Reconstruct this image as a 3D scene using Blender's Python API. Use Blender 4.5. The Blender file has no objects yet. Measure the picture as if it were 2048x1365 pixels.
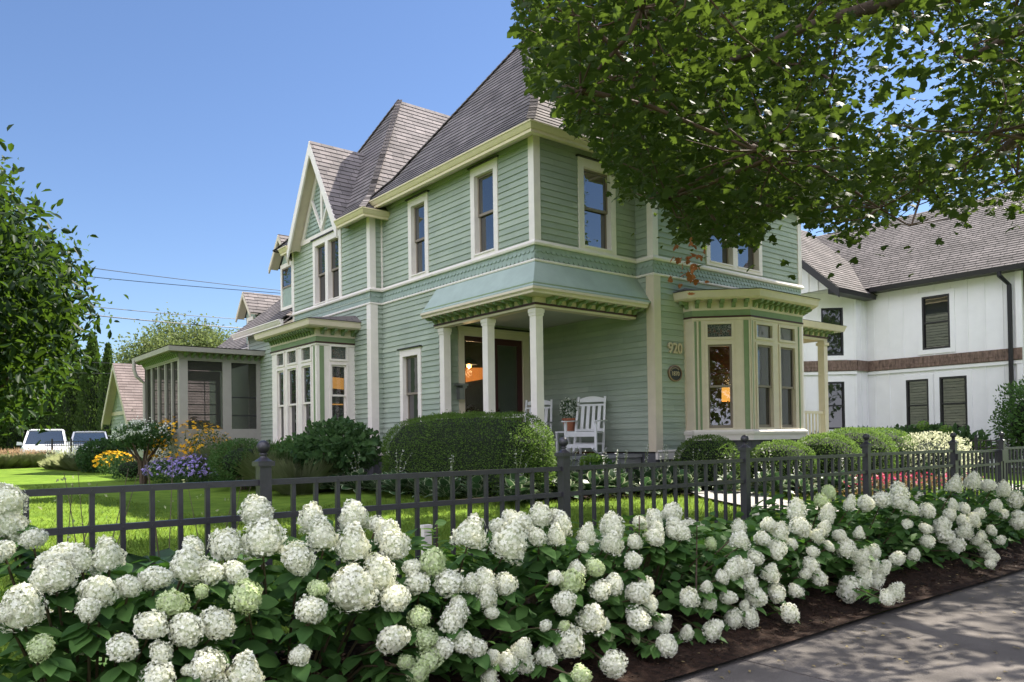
import bpy, bmesh, math, random
import numpy as np
from mathutils import Vector, Matrix
R_ = math.radians
rng = np.random.default_rng(7)
random.seed(7)
sc = bpy.context.scene
col = sc.collection

# ------------------------------------------------------------------ camera
YAW, PIT, ROL, FPX, PPY = 0.892727155, 0.0136532273, -0.0145935449, 1560.42, 860.63
CAM = np.array([-8.4757, -9.8408, 1.12])
Fv = np.array([math.cos(YAW)*math.cos(PIT), math.sin(YAW)*math.cos(PIT), math.sin(PIT)])
Rv = np.array([math.sin(YAW), -math.cos(YAW), 0.0]); Uv = np.cross(Rv, Fv)
Rv, Uv = math.cos(ROL)*Rv+math.sin(ROL)*Uv, -math.sin(ROL)*Rv+math.cos(ROL)*Uv
cd = bpy.data.cameras.new('camera'); cam = bpy.data.objects.new('camera', cd); col.objects.link(cam)
cam.matrix_world = Matrix(((Rv[0], Uv[0], -Fv[0], CAM[0]), (Rv[1], Uv[1], -Fv[1], CAM[1]), (Rv[2], Uv[2], -Fv[2], CAM[2]), (0, 0, 0, 1)))
cd.sensor_width = 36; cd.lens = FPX/2048*36; cd.shift_y = (PPY-682.5)/2048; cd.clip_start = .05; cd.clip_end = 3000
sc.camera = cam

# ------------------------------------------------------------------ light
SUN = Vector((.82, .02, 1.0)).normalized()
w = bpy.data.worlds.new("World"); sc.world = w; w.use_nodes = True
nt = w.node_tree; bg = nt.nodes['Background']
sky = nt.nodes.new('ShaderNodeTexSky'); sky.sky_type = 'NISHITA'; sky.sun_disc = False
sky.sun_elevation = math.asin(SUN.z); sky.sun_rotation = math.atan2(SUN.x, SUN.y)
sky.altitude = 0; sky.air_density = 1.0; sky.dust_density = .1; sky.ozone_density = 4
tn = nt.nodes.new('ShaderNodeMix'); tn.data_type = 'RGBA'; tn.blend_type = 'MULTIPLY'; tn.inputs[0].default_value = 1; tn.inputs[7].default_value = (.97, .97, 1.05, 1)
nt.links.new(sky.outputs[0], tn.inputs[6]); # added unseen cloud layer behind the camera, fill light for the shaded walls
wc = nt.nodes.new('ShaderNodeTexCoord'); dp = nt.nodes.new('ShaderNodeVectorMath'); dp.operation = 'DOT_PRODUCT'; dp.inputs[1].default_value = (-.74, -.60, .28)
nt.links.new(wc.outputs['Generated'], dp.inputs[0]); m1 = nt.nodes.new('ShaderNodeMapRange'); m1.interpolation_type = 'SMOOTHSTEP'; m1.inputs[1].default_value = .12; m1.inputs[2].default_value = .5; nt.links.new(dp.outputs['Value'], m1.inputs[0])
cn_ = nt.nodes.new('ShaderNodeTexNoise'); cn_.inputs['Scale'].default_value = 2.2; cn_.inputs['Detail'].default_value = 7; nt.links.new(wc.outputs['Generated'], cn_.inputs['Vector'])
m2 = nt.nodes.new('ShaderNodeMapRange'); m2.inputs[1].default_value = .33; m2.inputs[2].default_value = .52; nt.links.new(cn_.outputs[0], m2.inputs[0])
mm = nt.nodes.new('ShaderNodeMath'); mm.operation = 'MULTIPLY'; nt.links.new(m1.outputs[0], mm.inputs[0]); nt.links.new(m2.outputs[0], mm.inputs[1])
cm = nt.nodes.new('ShaderNodeMix'); cm.data_type = 'RGBA'; CLOUD_FILL = .96/.062; cm.inputs[7].default_value = (CLOUD_FILL, CLOUD_FILL, CLOUD_FILL*1.18, 1)
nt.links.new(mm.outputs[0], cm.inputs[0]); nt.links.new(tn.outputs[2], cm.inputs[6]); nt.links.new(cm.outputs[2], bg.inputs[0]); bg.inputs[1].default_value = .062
sd = bpy.data.lights.new('sun', 'SUN'); sd.energy = 5; sd.angle = R_(.53); sd.color = (1, .93, .82)
so = bpy.data.objects.new('sun', sd); col.objects.link(so); so.rotation_euler = SUN.to_track_quat('Z', 'Y').to_euler(); so.location = (20, 5, 30)
sc.view_settings.view_transform = 'Standard'; sc.view_settings.look = 'None'
sc.view_settings.exposure = 1.4; sc.view_settings.gamma = 1
sc.cycles.max_bounces = 8; sc.cycles.transparent_max_bounces = 12; sc.cycles.sample_clamp_indirect = 6

# ------------------------------------------------------------------ helpers
def at(px, d):
    p = CAM+d*(Fv+(px-1024)/FPX*Rv); return float(p[0]), float(p[1])
def sm(t): t = min(1, max(0, t)); return t*t*(3-2*t)
def g(x, y):
    dx = max(0-x, x-12, 0); dy = max(0-y, y-16, 0); d = math.hypot(dx, dy)
    return .13+.11*sm((4.2-d)/3.2)+.38*sm((y-12)/26)
def tag(o, label=None, cat=None, group=None, kind=None):
    for k, v in (('label', label), ('category', cat), ('group', group), ('kind', kind)):
        if v: o[k] = v
    return o
def empty(name, loc, label=None, cat=None, group=None, rz=0):
    o = bpy.data.objects.new(name, None); col.objects.link(o); o.location = loc; o.rotation_euler[2] = rz
    o.empty_display_size = .1
    return tag(o, label, cat, group)
def copy_tree(o, parent=None):
    c = o.copy(); col.objects.link(c)
    if parent is not None: c.parent = parent
    for ch in list(o.children): copy_tree(ch, c)
    return c
def setpar(o, p):
    if p is not None:
        def wm(q):
            b = Matrix.Translation(q.location) @ q.rotation_euler.to_matrix().to_4x4()
            return b if q.parent is None else wm(q.parent) @ q.matrix_parent_inverse @ b
        o.parent = p; o.matrix_parent_inverse = wm(p).inverted()
class MB:
    def __init__(s): s.v = []; s.f = []; s.uv = []; s.mi = []; s.hasuv = False; s.cm = 0
    def poly(s, pts, uvs=None):
        n = len(s.v); s.v += [tuple(map(float, p)) for p in pts]; s.f.append(tuple(range(n, n+len(pts)))); s.mi.append(s.cm)
        if uvs is not None: s.hasuv = True
        s.uv += list(uvs) if uvs is not None else [(0, 0)]*len(pts)
    def hexa(s, p):
        for q in ((0, 3, 2, 1), (4, 5, 6, 7), (0, 1, 5, 4), (1, 2, 6, 5), (2, 3, 7, 6), (3, 0, 4, 7)): s.poly([p[i] for i in q])
    def box(s, x0, x1, y0, y1, z0, z1):
        s.hexa([(x0, y0, z0), (x1, y0, z0), (x1, y1, z0), (x0, y1, z0), (x0, y0, z1), (x1, y0, z1), (x1, y1, z1), (x0, y1, z1)])
    def fb(s, fr, u0, u1, d0, d1, z0, z1):
        P = lambda u, d, z: fr(u, d, z)
        s.hexa([P(u0, d0, z0), P(u1, d0, z0), P(u1, d1, z0), P(u0, d1, z0), P(u0, d0, z1), P(u1, d0, z1), P(u1, d1, z1), P(u0, d1, z1)])
    def bar(s, a, b, wx, wy, up=(0, 0, 1)):
        a = Vector(a); b = Vector(b); d = (b-a).normalized(); x = d.cross(Vector(up))
        if x.length < 1e-4: x = d.cross(Vector((1, 0, 0)))
        x.normalize(); y = x.cross(d); x = x*wx/2; y = y*wy/2
        s.hexa([a-x-y, a+x-y, a+x+y, a-x+y, b-x-y, b+x-y, b+x+y, b-x+y])
    def tube(s, pts, r, n=6, cap=True):
        pts = [Vector(p) for p in pts]; rr = r if isinstance(r, (list, tuple)) else [r]*len(pts); rings = []
        prev = None
        for i, p in enumerate(pts):
            d = (pts[min(i+1, len(pts)-1)]-pts[max(i-1, 0)]).normalized()
            x = d.cross(Vector((0, 0, 1))) if prev is None else prev-d*prev.dot(d)
            if x.length < 1e-3: x = d.cross(Vector((1, 0, 0)))
            x.normalize(); prev = x; y = d.cross(x)
            rings.append([p+(x*math.cos(2*math.pi*k/n)+y*math.sin(2*math.pi*k/n))*rr[i] for k in range(n)])
        base = len(s.v)
        for rg in rings:
            s.v += [tuple(q) for q in rg]
        for i in range(len(rings)-1):
            for k in range(n):
                a = base+i*n+k; b = base+i*n+(k+1) % n
                s.f.append((a, b, b+n, a+n)); s.mi.append(s.cm); s.uv += [(0, 0)]*4
        if cap:
            for rg in (rings[0], rings[-1]): s.poly(rg)
    def lathe(s, c, prof, n=16):
        base = len(s.v)
        for (r, z) in prof:
            for k in range(n):
                a = 2*math.pi*k/n; s.v.append((c[0]+r*math.cos(a), c[1]+r*math.sin(a), c[2]+z))
        for i in range(len(prof)-1):
            for k in range(n):
                a = base+i*n+k; b = base+i*n+(k+1) % n
                s.f.append((a, b, b+n, a+n)); s.mi.append(s.cm); s.uv += [(0, 0)]*4
    def prism(s, pts, ex):
        ex = Vector(ex); a = [Vector(p) for p in pts]; b = [p+ex for p in a]
        s.poly(a); s.poly(b[::-1])
        for i in range(len(a)): j = (i+1) % len(a); s.poly([a[i], a[j], b[j], b[i]])
    def sweep(s, path, prof, z=0, ends=True):
        # path: plan points, outward is to the right of travel; prof: closed list of (offset, z)
        P = [Vector(p) for p in path]; n = len(P); sec = []
        for i in range(n):
            ns = []
            if i > 0: d = (P[i]-P[i-1]).normalized(); ns.append(Vector((d.y, -d.x)))
            if i < n-1: d = (P[i+1]-P[i]).normalized(); ns.append(Vector((d.y, -d.x)))
            m = ns[0] if len(ns) == 1 else (ns[0]+ns[1])/(1+ns[0].dot(ns[1]))
            sec.append([(P[i].x+m.x*o, P[i].y+m.y*o, zz+z) for o, zz in prof])
        for i in range(n-1):
            for k in range(len(prof)):
                j = (k+1) % len(prof); s.poly([sec[i][k], sec[i][j], sec[i+1][j], sec[i+1][k]])
        if ends: s.poly(sec[0]); s.poly(sec[-1])
    def build(s, name, mat, parent=None, smooth=False, weld=False):
        me = bpy.data.meshes.new(name); me.from_pydata(s.v, [], s.f)
        if s.hasuv:
            l = me.uv_layers.new(name='UVMap'); l.data.foreach_set('uv', np.array(s.uv, dtype=np.float32).ravel())
        mats = mat if isinstance(mat, (list, tuple)) else [mat]
        for m in mats: me.materials.append(m)
        if len(mats) > 1: me.polygons.foreach_set('material_index', s.mi)
        if smooth: me.polygons.foreach_set('use_smooth', [True]*len(me.polygons))
        if name in ('pane', 'windscreen', 'side_window', 'headlight'):
            b_ = bmesh.new(); b_.from_mesh(me); bmesh.ops.remove_doubles(b_, verts=b_.verts, dist=1e-5)
            bmesh.ops.recalc_face_normals(b_, faces=b_.faces); b_.to_mesh(me); b_.free()
        me.update(); o = bpy.data.objects.new(name, me); col.objects.link(o)
        if parent is not None: setpar(o, parent)
        return o
def Fr(o, U, N):
    return lambda u, d, z: (o[0]+U[0]*u+N[0]*d, o[1]+U[1]*u+N[1]*d, z)
def FX(x): return Fr((x, 0), (0, 1), (-1, 0))      # wall facing -X, u = Y
def FY(y): return Fr((0, y), (1, 0), (0, -1))      # wall facing -Y, u = X
def fill(mb, fr, u0, u1, z0, z1, d0, d1, holes):
    us = sorted(set([u0, u1]+[min(max(c, u0), u1) for h in holes for c in h[:2]]))
    for a, b in zip(us, us[1:]):
        if b-a < 1e-5: continue
        m = (a+b)/2; hs = sorted([(h[2], h[3]) for h in holes if h[0] < m < h[1]])
        z = z0
        for h0, h1 in hs:
            if h0 > z+1e-5: mb.fb(fr, a, b, d0, d1, z, h0)
            z = max(z, h1)
        if z < z1-1e-5: mb.fb(fr, a, b, d0, d1, z, z1)
def siding(mb, fr, u0, u1, z0, z1, holes=(), e=.108):
    z = z0
    while z < z1-.005:
        t = min(z+e, z1); segs = [(u0, u1)]
        for h in holes:
            if h[2] < t-.002 and h[3] > z+.002:
                ns = []
                for a, b in segs:
                    if h[1] <= a or h[0] >= b: ns.append((a, b)); continue
                    if h[0] > a: ns.append((a, h[0]))
                    if h[1] < b: ns.append((h[1], b))
                segs = ns
        for a, b in segs:
            jj = [a]
            x = a+random.uniform(1.2, 3.5)
            while x < b-.5: jj.append(x); x += random.uniform(2, 3.8)
            jj.append(b)
            for p, q in zip(jj, jj[1:]):
                dd = .021+random.uniform(-.0015, .0015); q2 = q-.0015 if q < b else q
                mb.poly([fr(p, dd, z), fr(q2, dd, z), fr(q2, .002, t), fr(p, .002, t)], [(p, z-z0+.001), (q2, z-z0+.001), (q2, t-z0-.001), (p, t-z0-.001)])
                mb.poly([fr(p, 0, z), fr(q2, 0, z), fr(q2, dd, z), fr(p, dd, z)], [(p, z-z0+.01)]*4)
        z += e
def scallops(mb, fr, u0, u1, z0, z1, rows=2, wd=.115):
    mb.fb(fr, u0, u1, -.01, .004, z0, z1); h = (z1-z0)/rows
    for r in range(rows):
        zt = z1-h*r; zb = zt-h+.004; off = (r % 2)*wd/2; u = u0-off; dz = .026-.004*0
        while u < u1-1e-4:
            a = max(u, u0); b = min(u+wd-.004, u1)
            if b-a > .02:
                pts = []
                for k in range(9):
                    t = k/8; uu = u+(wd-.004)*t; c = math.sin(math.pi*t)**.6*.038
                    if uu < a-1e-6 or uu > b+1e-6: continue
                    pts.append((uu, zb+.038-c))
                if len(pts) > 2:
                    top = [(pts[-1][0], zt+.002), (pts[0][0], zt+.002)]
                    f = [fr(p, .020, zz) for p, zz in pts]; t2 = [fr(p, .006, zz) for p, zz in top]
                    mb.poly(f+t2, pts+top); bk = [fr(p, .003, zz) for p, zz in pts]
                    for i in range(len(pts)-1): mb.poly([f[i], f[i+1], bk[i+1], bk[i]], [(0, 0)]*4)
            u += wd
def clip_v(poly, v, keep_above):
    out = []; n = len(poly)
    for i in range(n):
        a = poly[i]; b = poly[(i+1) % n]; ia = (a[1] >= v) == keep_above or abs(a[1]-v) < 1e-9; ib = (b[1] >= v) == keep_above or abs(b[1]-v) < 1e-9
        if ia: out.append(a)
        if ia != ib:
            t = (v-a[1])/(b[1]-a[1]); out.append((a[0]+(b[0]-a[0])*t, v))
    return out
def roof_plane(mb, pts, e=.14, v_off=0.):
    P = [Vector(p) for p in pts]; u = (P[1]-P[0]).normalized()
    n = u.cross(P[2]-P[0]).normalized()
    if n.z < 0: n = -n
    v = n.cross(u)
    if v.z < 0: v = -v
    q = [((p-P[0]).dot(u), (p-P[0]).dot(v)) for p in P]; vm = max(a[1] for a in q); z = 0
    back = lambda a, l: P[0]+u*a[0]+v*a[1]+n*l
    while z < vm-.01:
        t = min(z+e, vm); c = clip_v(clip_v(q, z, True), t, False)
        if len(c) >= 3:
            mb.poly([back(a, .018-(a[1]-z)/e*.012) for a in c], [(a[0], a[1]+v_off) for a in c])
            lo = [a for a in c if abs(a[1]-z) < 1e-6]
            if len(lo) >= 2:
                lo.sort(); a, b = lo[0], lo[-1]
                mb.poly([back(a, .0), back(b, .0), back(b, .018), back(a, .018)], [(a[0], a[1]+v_off), (b[0], a[1]+v_off), (b[0], a[1]+v_off), (a[0], a[1]+v_off)])
        z += e
def hip(mb, x0, x1, y0, y1, rings, sides='LRFB'):
    def rc(i): i0, z = rings[i]; return [(x0+i0, y0+i0, z), (x1-i0, y0+i0, z), (x1-i0, y1-i0, z), (x0+i0, y1-i0, z)]
    for i in range(len(rings)-1):
        a = rc(i); b = rc(i+1)
        for s_, (k, j) in (('F', (0, 1)), ('R', (1, 2)), ('B', (2, 3)), ('L', (3, 0))):
            if s_ in sides:
                p = [a[k], a[j], b[j], b[k]]
                if (Vector(b[j])-Vector(b[k])).length < 1e-3: p = p[:3]
                roof_plane(mb, p, v_off=i*2.8)
                for q0, q1, ok in ((a[k], b[k], k in (0, 1) or s_ in 'B'), (a[j], b[j], j in (0, 3))):
                    if not ok: continue
                    q0 = Vector(q0); q1 = Vector(q1); m = max(1, int((q1-q0).length/.15)); dd = (q1-q0)/m
                    nn = dd.cross(Vector((0, 0, 1))).normalized().cross(dd).normalized(); nn = nn if nn.z > 0 else -nn
                    for c in range(m): mb.bar(q0+dd*c+nn*.028, q0+dd*(c+1.12)+nn*.018, .14, .014); mb.uv[-24:] = [(c*.37+.15, .07+.14*(c % 9))]*24

# ------------------------------------------------------------------ materials
def mat(name, base, rough=.6, var=0., vscale=6., bump=0., bscale=40., spec=.4, col2=None, attr=False, trans=0., tcol=None, metal=0., emis=None, estr=0., hsv=.0, coord='Object', stretch=None, detail=4):
    m = bpy.data.materials.new(name); m.use_nodes = True; n = m.node_tree; N = n.nodes; L = n.links
    b = N['Principled BSDF']; b.inputs['Roughness'].default_value = rough; b.inputs['Specular IOR Level'].default_value = spec; b.inputs['Metallic'].default_value = metal
    b.inputs['Base Color'].default_value = (*base, 1); out = N['Material Output']
    cs = None
    tc = N.new('ShaderNodeTexCoord'); src = tc.outputs[coord]
    if stretch:
        mp = N.new('ShaderNodeMapping'); mp.inputs['Scale'].default_value = stretch; L.new(src, mp.inputs[0]); src = mp.outputs[0]
    if attr:
        at_ = N.new('ShaderNodeAttribute'); at_.attribute_name = 'rnd'
        mx = N.new('ShaderNodeMix'); mx.data_type = 'RGBA'; mx.inputs[6].default_value = (*base, 1); mx.inputs[7].default_value = (*(col2 or base), 1)
        L.new(at_.outputs['Fac'], mx.inputs[0]); cs = mx.outputs[2]
    elif col2 is not None or var:
        nz = N.new('ShaderNodeTexNoise'); nz.inputs['Scale'].default_value = vscale; nz.inputs['Detail'].default_value = detail; nz.inputs['Roughness'].default_value = .6; L.new(src, nz.inputs['Vector'])
        rp = N.new('ShaderNodeMapRange'); rp.inputs[1].default_value = .3; rp.inputs[2].default_value = .7; L.new(nz.outputs[0], rp.inputs[0])
        c2 = col2 or tuple(min(1, c*(1+var)) for c in base); c1 = base if col2 else tuple(c*(1-var) for c in base)
        mx = N.new('ShaderNodeMix'); mx.data_type = 'RGBA'; mx.inputs[6].default_value = (*c1, 1); mx.inputs[7].default_value = (*c2, 1); L.new(rp.outputs[0], mx.inputs[0]); cs = mx.outputs[2]
    if cs is not None: L.new(cs, b.inputs['Base Color'])
    if bump:
        nb = N.new('ShaderNodeTexNoise'); nb.inputs['Scale'].default_value = bscale; nb.inputs['Detail'].default_value = 5; L.new(src, nb.inputs['Vector'])
        bp = N.new('ShaderNodeBump'); bp.inputs['Strength'].default_value = bump; bp.inputs['Distance'].default_value = .02; L.new(nb.outputs[0], bp.inputs['Height']); L.new(bp.outputs[0], b.inputs['Normal'])
    if emis: b.inputs['Emission Color'].default_value = (*emis, 1); b.inputs['Emission Strength'].default_value = estr
    if trans:
        t = N.new('ShaderNodeBsdfTranslucent'); t.inputs[0].default_value = (*(tcol or base), 1)
        ms = N.new('ShaderNodeMixShader'); ms.inputs[0].default_value = trans; L.new(b.outputs[0], ms.inputs[1]); L.new(t.outputs[0], ms.inputs[2]); L.new(ms.outputs[0], out.inputs[0])
    m['n'] = 1
    return m
def glass_mat(name, tint=(.8, .85, .85), see=.0, rough=.015, base=(.012, .014, .016), wav=.0, f0=.0):
    m = bpy.data.materials.new(name); m.use_nodes = True; n = m.node_tree; N = n.nodes; L = n.links; out = N['Material Output']
    gl = N.new('ShaderNodeBsdfGlossy'); gl.inputs['Roughness'].default_value = rough; gl.inputs[0].default_value = (1, 1, 1, 1)
    fr = N.new('ShaderNodeFresnel'); fr.inputs[0].default_value = 1.5
    mr = N.new('ShaderNodeMapRange'); mr.inputs[1].default_value = 0.04; mr.inputs[2].default_value = 1; mr.inputs[3].default_value = .045+f0; mr.inputs[4].default_value = 1; L.new(fr.outputs[0], mr.inputs[0])
    if see > 0: bk = N.new('ShaderNodeBsdfTransparent'); bk.inputs[0].default_value = (*[c*see for c in tint], 1)
    else: bk = N.new('ShaderNodeBsdfDiffuse'); bk.inputs[0].default_value = (*base, 1)
    ms = N.new('ShaderNodeMixShader'); L.new(mr.outputs[0], ms.inputs[0]); L.new(bk.outputs[0], ms.inputs[1]); L.new(gl.outputs[0], ms.inputs[2]); L.new(ms.outputs[0], out.inputs[0])
    if wav:
        tc = N.new('ShaderNodeTexCoord'); nb = N.new('ShaderNodeTexNoise'); nb.inputs['Scale'].default_value = 3.; L.new(tc.outputs['Object'], nb.inputs['Vector'])
        bp = N.new('ShaderNodeBump'); bp.inputs['Strength'].default_value = wav; bp.inputs['Distance'].default_value = .02; L.new(nb.outputs[0], bp.inputs['Height']); L.new(bp.outputs[0], gl.inputs['Normal'])
    return m
def shingle_mat(name, c1, c2, mortar, bw=.3, rh=.14, mort=.007, lo=.72, hi=1.25, rg=.9):
    m = bpy.data.materials.new(name); m.use_nodes = True; n = m.node_tree; N = n.nodes; L = n.links; b = N['Principled BSDF']; b.inputs['Roughness'].default_value = rg; b.inputs['Specular IOR Level'].default_value = .2
    uv = N.new('ShaderNodeUVMap'); uv.uv_map = 'UVMap'
    br = N.new('ShaderNodeTexBrick'); br.inputs['Scale'].default_value = 1; br.inputs['Brick Width'].default_value = bw; br.inputs['Row Height'].default_value = rh; br.inputs['Mortar Size'].default_value = mort; br.inputs['Mortar Smooth'].default_value = .3; br.inputs['Bias'].default_value = 0
    br.offset = .0; br.offset_frequency = 2
    br.inputs['Color1'].default_value = (*c1, 1); br.inputs['Color2'].default_value = (*c2, 1); br.inputs['Mortar'].default_value = (*mortar, 1)
    sx = N.new('ShaderNodeSeparateXYZ'); L.new(uv.outputs[0], sx.inputs[0]); dv = N.new('ShaderNodeMath'); dv.operation = 'DIVIDE'; dv.inputs[1].default_value = rh; L.new(sx.outputs[1], dv.inputs[0])
    fl = N.new('ShaderNodeMath'); fl.operation = 'FLOOR'; L.new(dv.outputs[0], fl.inputs[0]); wn = N.new('ShaderNodeTexWhiteNoise'); wn.noise_dimensions = '1D'; L.new(fl.outputs[0], wn.inputs['W'])
    ml = N.new('ShaderNodeMath'); ml.operation = 'MULTIPLY_ADD'; ml.inputs[1].default_value = bw; L.new(wn.outputs['Value'], ml.inputs[0]); L.new(sx.outputs[0], ml.inputs[2])
    cx = N.new('ShaderNodeCombineXYZ'); L.new(ml.outputs[0], cx.inputs[0]); L.new(sx.outputs[1], cx.inputs[1]); L.new(cx.outputs[0], br.inputs['Vector'])
    nz = N.new('ShaderNodeTexNoise'); nz.inputs['Scale'].default_value = 1.3; nz.inputs['Detail'].default_value = 8; L.new(uv.outputs[0], nz.inputs['Vector'])
    mr = N.new('ShaderNodeMapRange'); mr.inputs[1].default_value = .3; mr.inputs[2].default_value = .7; mr.inputs[3].default_value = lo; mr.inputs[4].default_value = hi; L.new(nz.outputs[0], mr.inputs[0])
    mx = N.new('ShaderNodeMix'); mx.data_type = 'RGBA'; mx.blend_type = 'MULTIPLY'; mx.inputs[0].default_value = 1; L.new(br.outputs[0], mx.inputs[6]); L.new(mr.outputs[0], mx.inputs[7]); L.new(mx.outputs[2], b.inputs['Base Color'])
    n2 = N.new('ShaderNodeTexNoise'); n2.inputs['Scale'].default_value = 120; L.new(uv.outputs[0], n2.inputs['Vector'])
    bp = N.new('ShaderNodeBump'); bp.inputs['Strength'].default_value = .5; bp.inputs['Distance'].default_value = .01; L.new(n2.outputs[0], bp.inputs['Height']); L.new(bp.outputs[0], b.inputs['Normal'])
    return m
def screen_mat(name, c, a):
    m = bpy.data.materials.new(name); m.use_nodes = True; n = m.node_tree; N = n.nodes; L = n.links; out = N['Material Output']
    t = N.new('ShaderNodeBsdfTransparent'); d = N.new('ShaderNodeBsdfDiffuse'); d.inputs[0].default_value = (*c, 1)
    ms = N.new('ShaderNodeMixShader'); ms.inputs[0].default_value = a; L.new(t.outputs[0], ms.inputs[1]); L.new(d.outputs[0], ms.inputs[2]); L.new(ms.outputs[0], out.inputs[0]); return m
M = {}
M['siding'] = shingle_mat('sage_siding', (.325, .38, .31), (.40, .45, .365), (.33, .385, .315), 2.1, .108, .0, .87, 1.08, .55)
M['shake'] = mat('sage_shake', (.30, .37, .32), .6, var=.12, vscale=7, bump=.15)
M['awning'] = mat('blue_green_metal', (.36, .44, .40), .75, var=.08, vscale=3, bump=.05, bscale=12)
M['cream'] = mat('cream_paint', (.65, .565, .43), .5, var=.05, vscale=5, bump=.06, bscale=50)
M['white'] = mat('off_white_paint', (.80, .735, .67), .5, var=.05, vscale=5, bump=.05, bscale=50)
M['green'] = mat('olive_green_paint', (.20, .27, .14), .5, var=.08)
M['burg'] = mat('burgundy_paint', (.055, .016, .018), .4)
M['black'] = mat('black_flashing', (.03, .03, .032), .5)
M['sash'] = mat('taupe_sash', (.23, .19, .15), .5, var=.05)
M['shing'] = shingle_mat('grey_brown_shingles', (.150, .136, .132), (.225, .200, .192), (.065, .058, .056))
M['stone'] = mat('grey_foundation', (.10, .10, .11), .9, var=.3, vscale=5, bump=.4, bscale=9)
M['floor'] = mat('porch_boards', (.28, .28, .28), .6, var=.1)
M['ceil'] = mat('porch_ceiling', (.42, .42, .38), .6, var=.04)
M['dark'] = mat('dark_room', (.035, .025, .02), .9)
M['room'] = mat('grey_room', (.20, .20, .19), .9, var=.1)
M['glass'] = glass_mat('window_glass', f0=.14, wav=.06)
M['glassd'] = glass_mat('lower_window_glass', f0=.03, wav=.025, base=(.018, .018, .018))
M['clear'] = glass_mat('clear_glass', see=.85, f0=.02)
M['screen'] = screen_mat('insect_screen', (.07, .07, .06), .55)
M['shade'] = mat('window_blind', (.30, .30, .28), .8)
# ------------------------------------------------------------------ the green house
H = empty('victorian_house', (0, 0, .3), 'sage green two-storey Victorian house with cream trim, steep roofs and a corner porch', 'house')
def stained(name='leaded_glass'):
    m = bpy.data.materials.new(name); m.use_nodes = True; n = m.node_tree; N = n.nodes; L = n.links; b = N['Principled BSDF']; b.inputs['Roughness'].default_value = .12
    tc = N.new('ShaderNodeTexCoord'); vo = N.new('ShaderNodeTexVoronoi'); vo.inputs['Scale'].default_value = 26; L.new(tc.outputs['Object'], vo.inputs['Vector'])
    v2 = N.new('ShaderNodeTexVoronoi'); v2.feature = 'DISTANCE_TO_EDGE'; v2.inputs['Scale'].default_value = 26; L.new(tc.outputs['Object'], v2.inputs['Vector'])
    cr = N.new('ShaderNodeValToRGB'); e = cr.color_ramp.elements; e[0].color = (.03, .035, .03, 1); e[1].color = (.12, .06, .04, 1); q = cr.color_ramp.elements.new(.5); q.color = (.05, .07, .06, 1); L.new(vo.outputs['Color'], cr.inputs[0])
    mr = N.new('ShaderNodeMapRange'); mr.inputs[1].default_value = .02; mr.inputs[2].default_value = .06; L.new(v2.outputs[0], mr.inputs[0])
    mx = N.new('ShaderNodeMix'); mx.data_type = 'RGBA'; mx.inputs[6].default_value = (.22, .22, .2, 1); L.new(cr.outputs[0], mx.inputs[7]); L.new(mr.outputs[0], mx.inputs[0]); L.new(mx.outputs[2], b.inputs['Base Color']); return m
M['lead'] = stained()
def sash_pair(par, fr, a, b, z0, z1, gl, sash, hung=True, sw=.035, d=-.05):
    def frame(z0, z1, dd):
        s = MB(); fill(s, fr, a, b, z0, z1, dd-.03, dd, [(a+sw, b-sw, z0+sw*1.3, z1-sw)]); o = s.build('sash', sash, par)
        p = MB(); p.fb(fr, a+sw-.004, b-sw+.004, dd-.018, dd-.014, z0+sw*1.3-.004, z1-sw+.004); p.build('pane', gl, par)
    if hung:
        m = z0+(z1-z0)*.5; frame(m-.02, z1, d); frame(z0, m+.02, d-.034)
    else: frame(z0, z1, d)
def window(par, fr, u0, u1, z0, z1, ops, trim='white', sash='sash', gl='glass', cap=True, hung=True, backing=True, blind=0.):
    """casing u0..u1 / z0..z1 with openings ops=[(a,b,za,zb)]; returns the hole for the siding"""
    s = MB(); fill(s, fr, u0, u1, z0, z1, -.02, .034, ops)
    for a, b, za, zb in ops:    # jamb lining and sill
        s.fb(fr, a-.02, a, -.13, -.02, za, zb); s.fb(fr, b, b+.02, -.13, -.02, za, zb); s.fb(fr, a-.02, b+.02, -.13, -.02, zb, zb+.02)
        s.fb(fr, a-.02, b+.02, -.13, .052, za-.03, za-.002)
    o = s.build('window', M[trim], par)
    if cap:
        c = MB(); c.fb(fr, u0-.04, u1+.04, .002, .075, z1, z1+.025); c.build('cap', M['black'], o)
    for a, b, za, zb in ops: sash_pair(o, fr, a, b, za, zb, M[gl], M[sash], hung)
    if backing:
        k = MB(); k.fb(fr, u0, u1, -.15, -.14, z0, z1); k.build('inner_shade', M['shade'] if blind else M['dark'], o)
    return (u0+.01, u1-.01, z0+.01, z1-.01)
Z1, Z2, Z3 = 4.12, 4.40, 6.30
up = MB(); 
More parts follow.
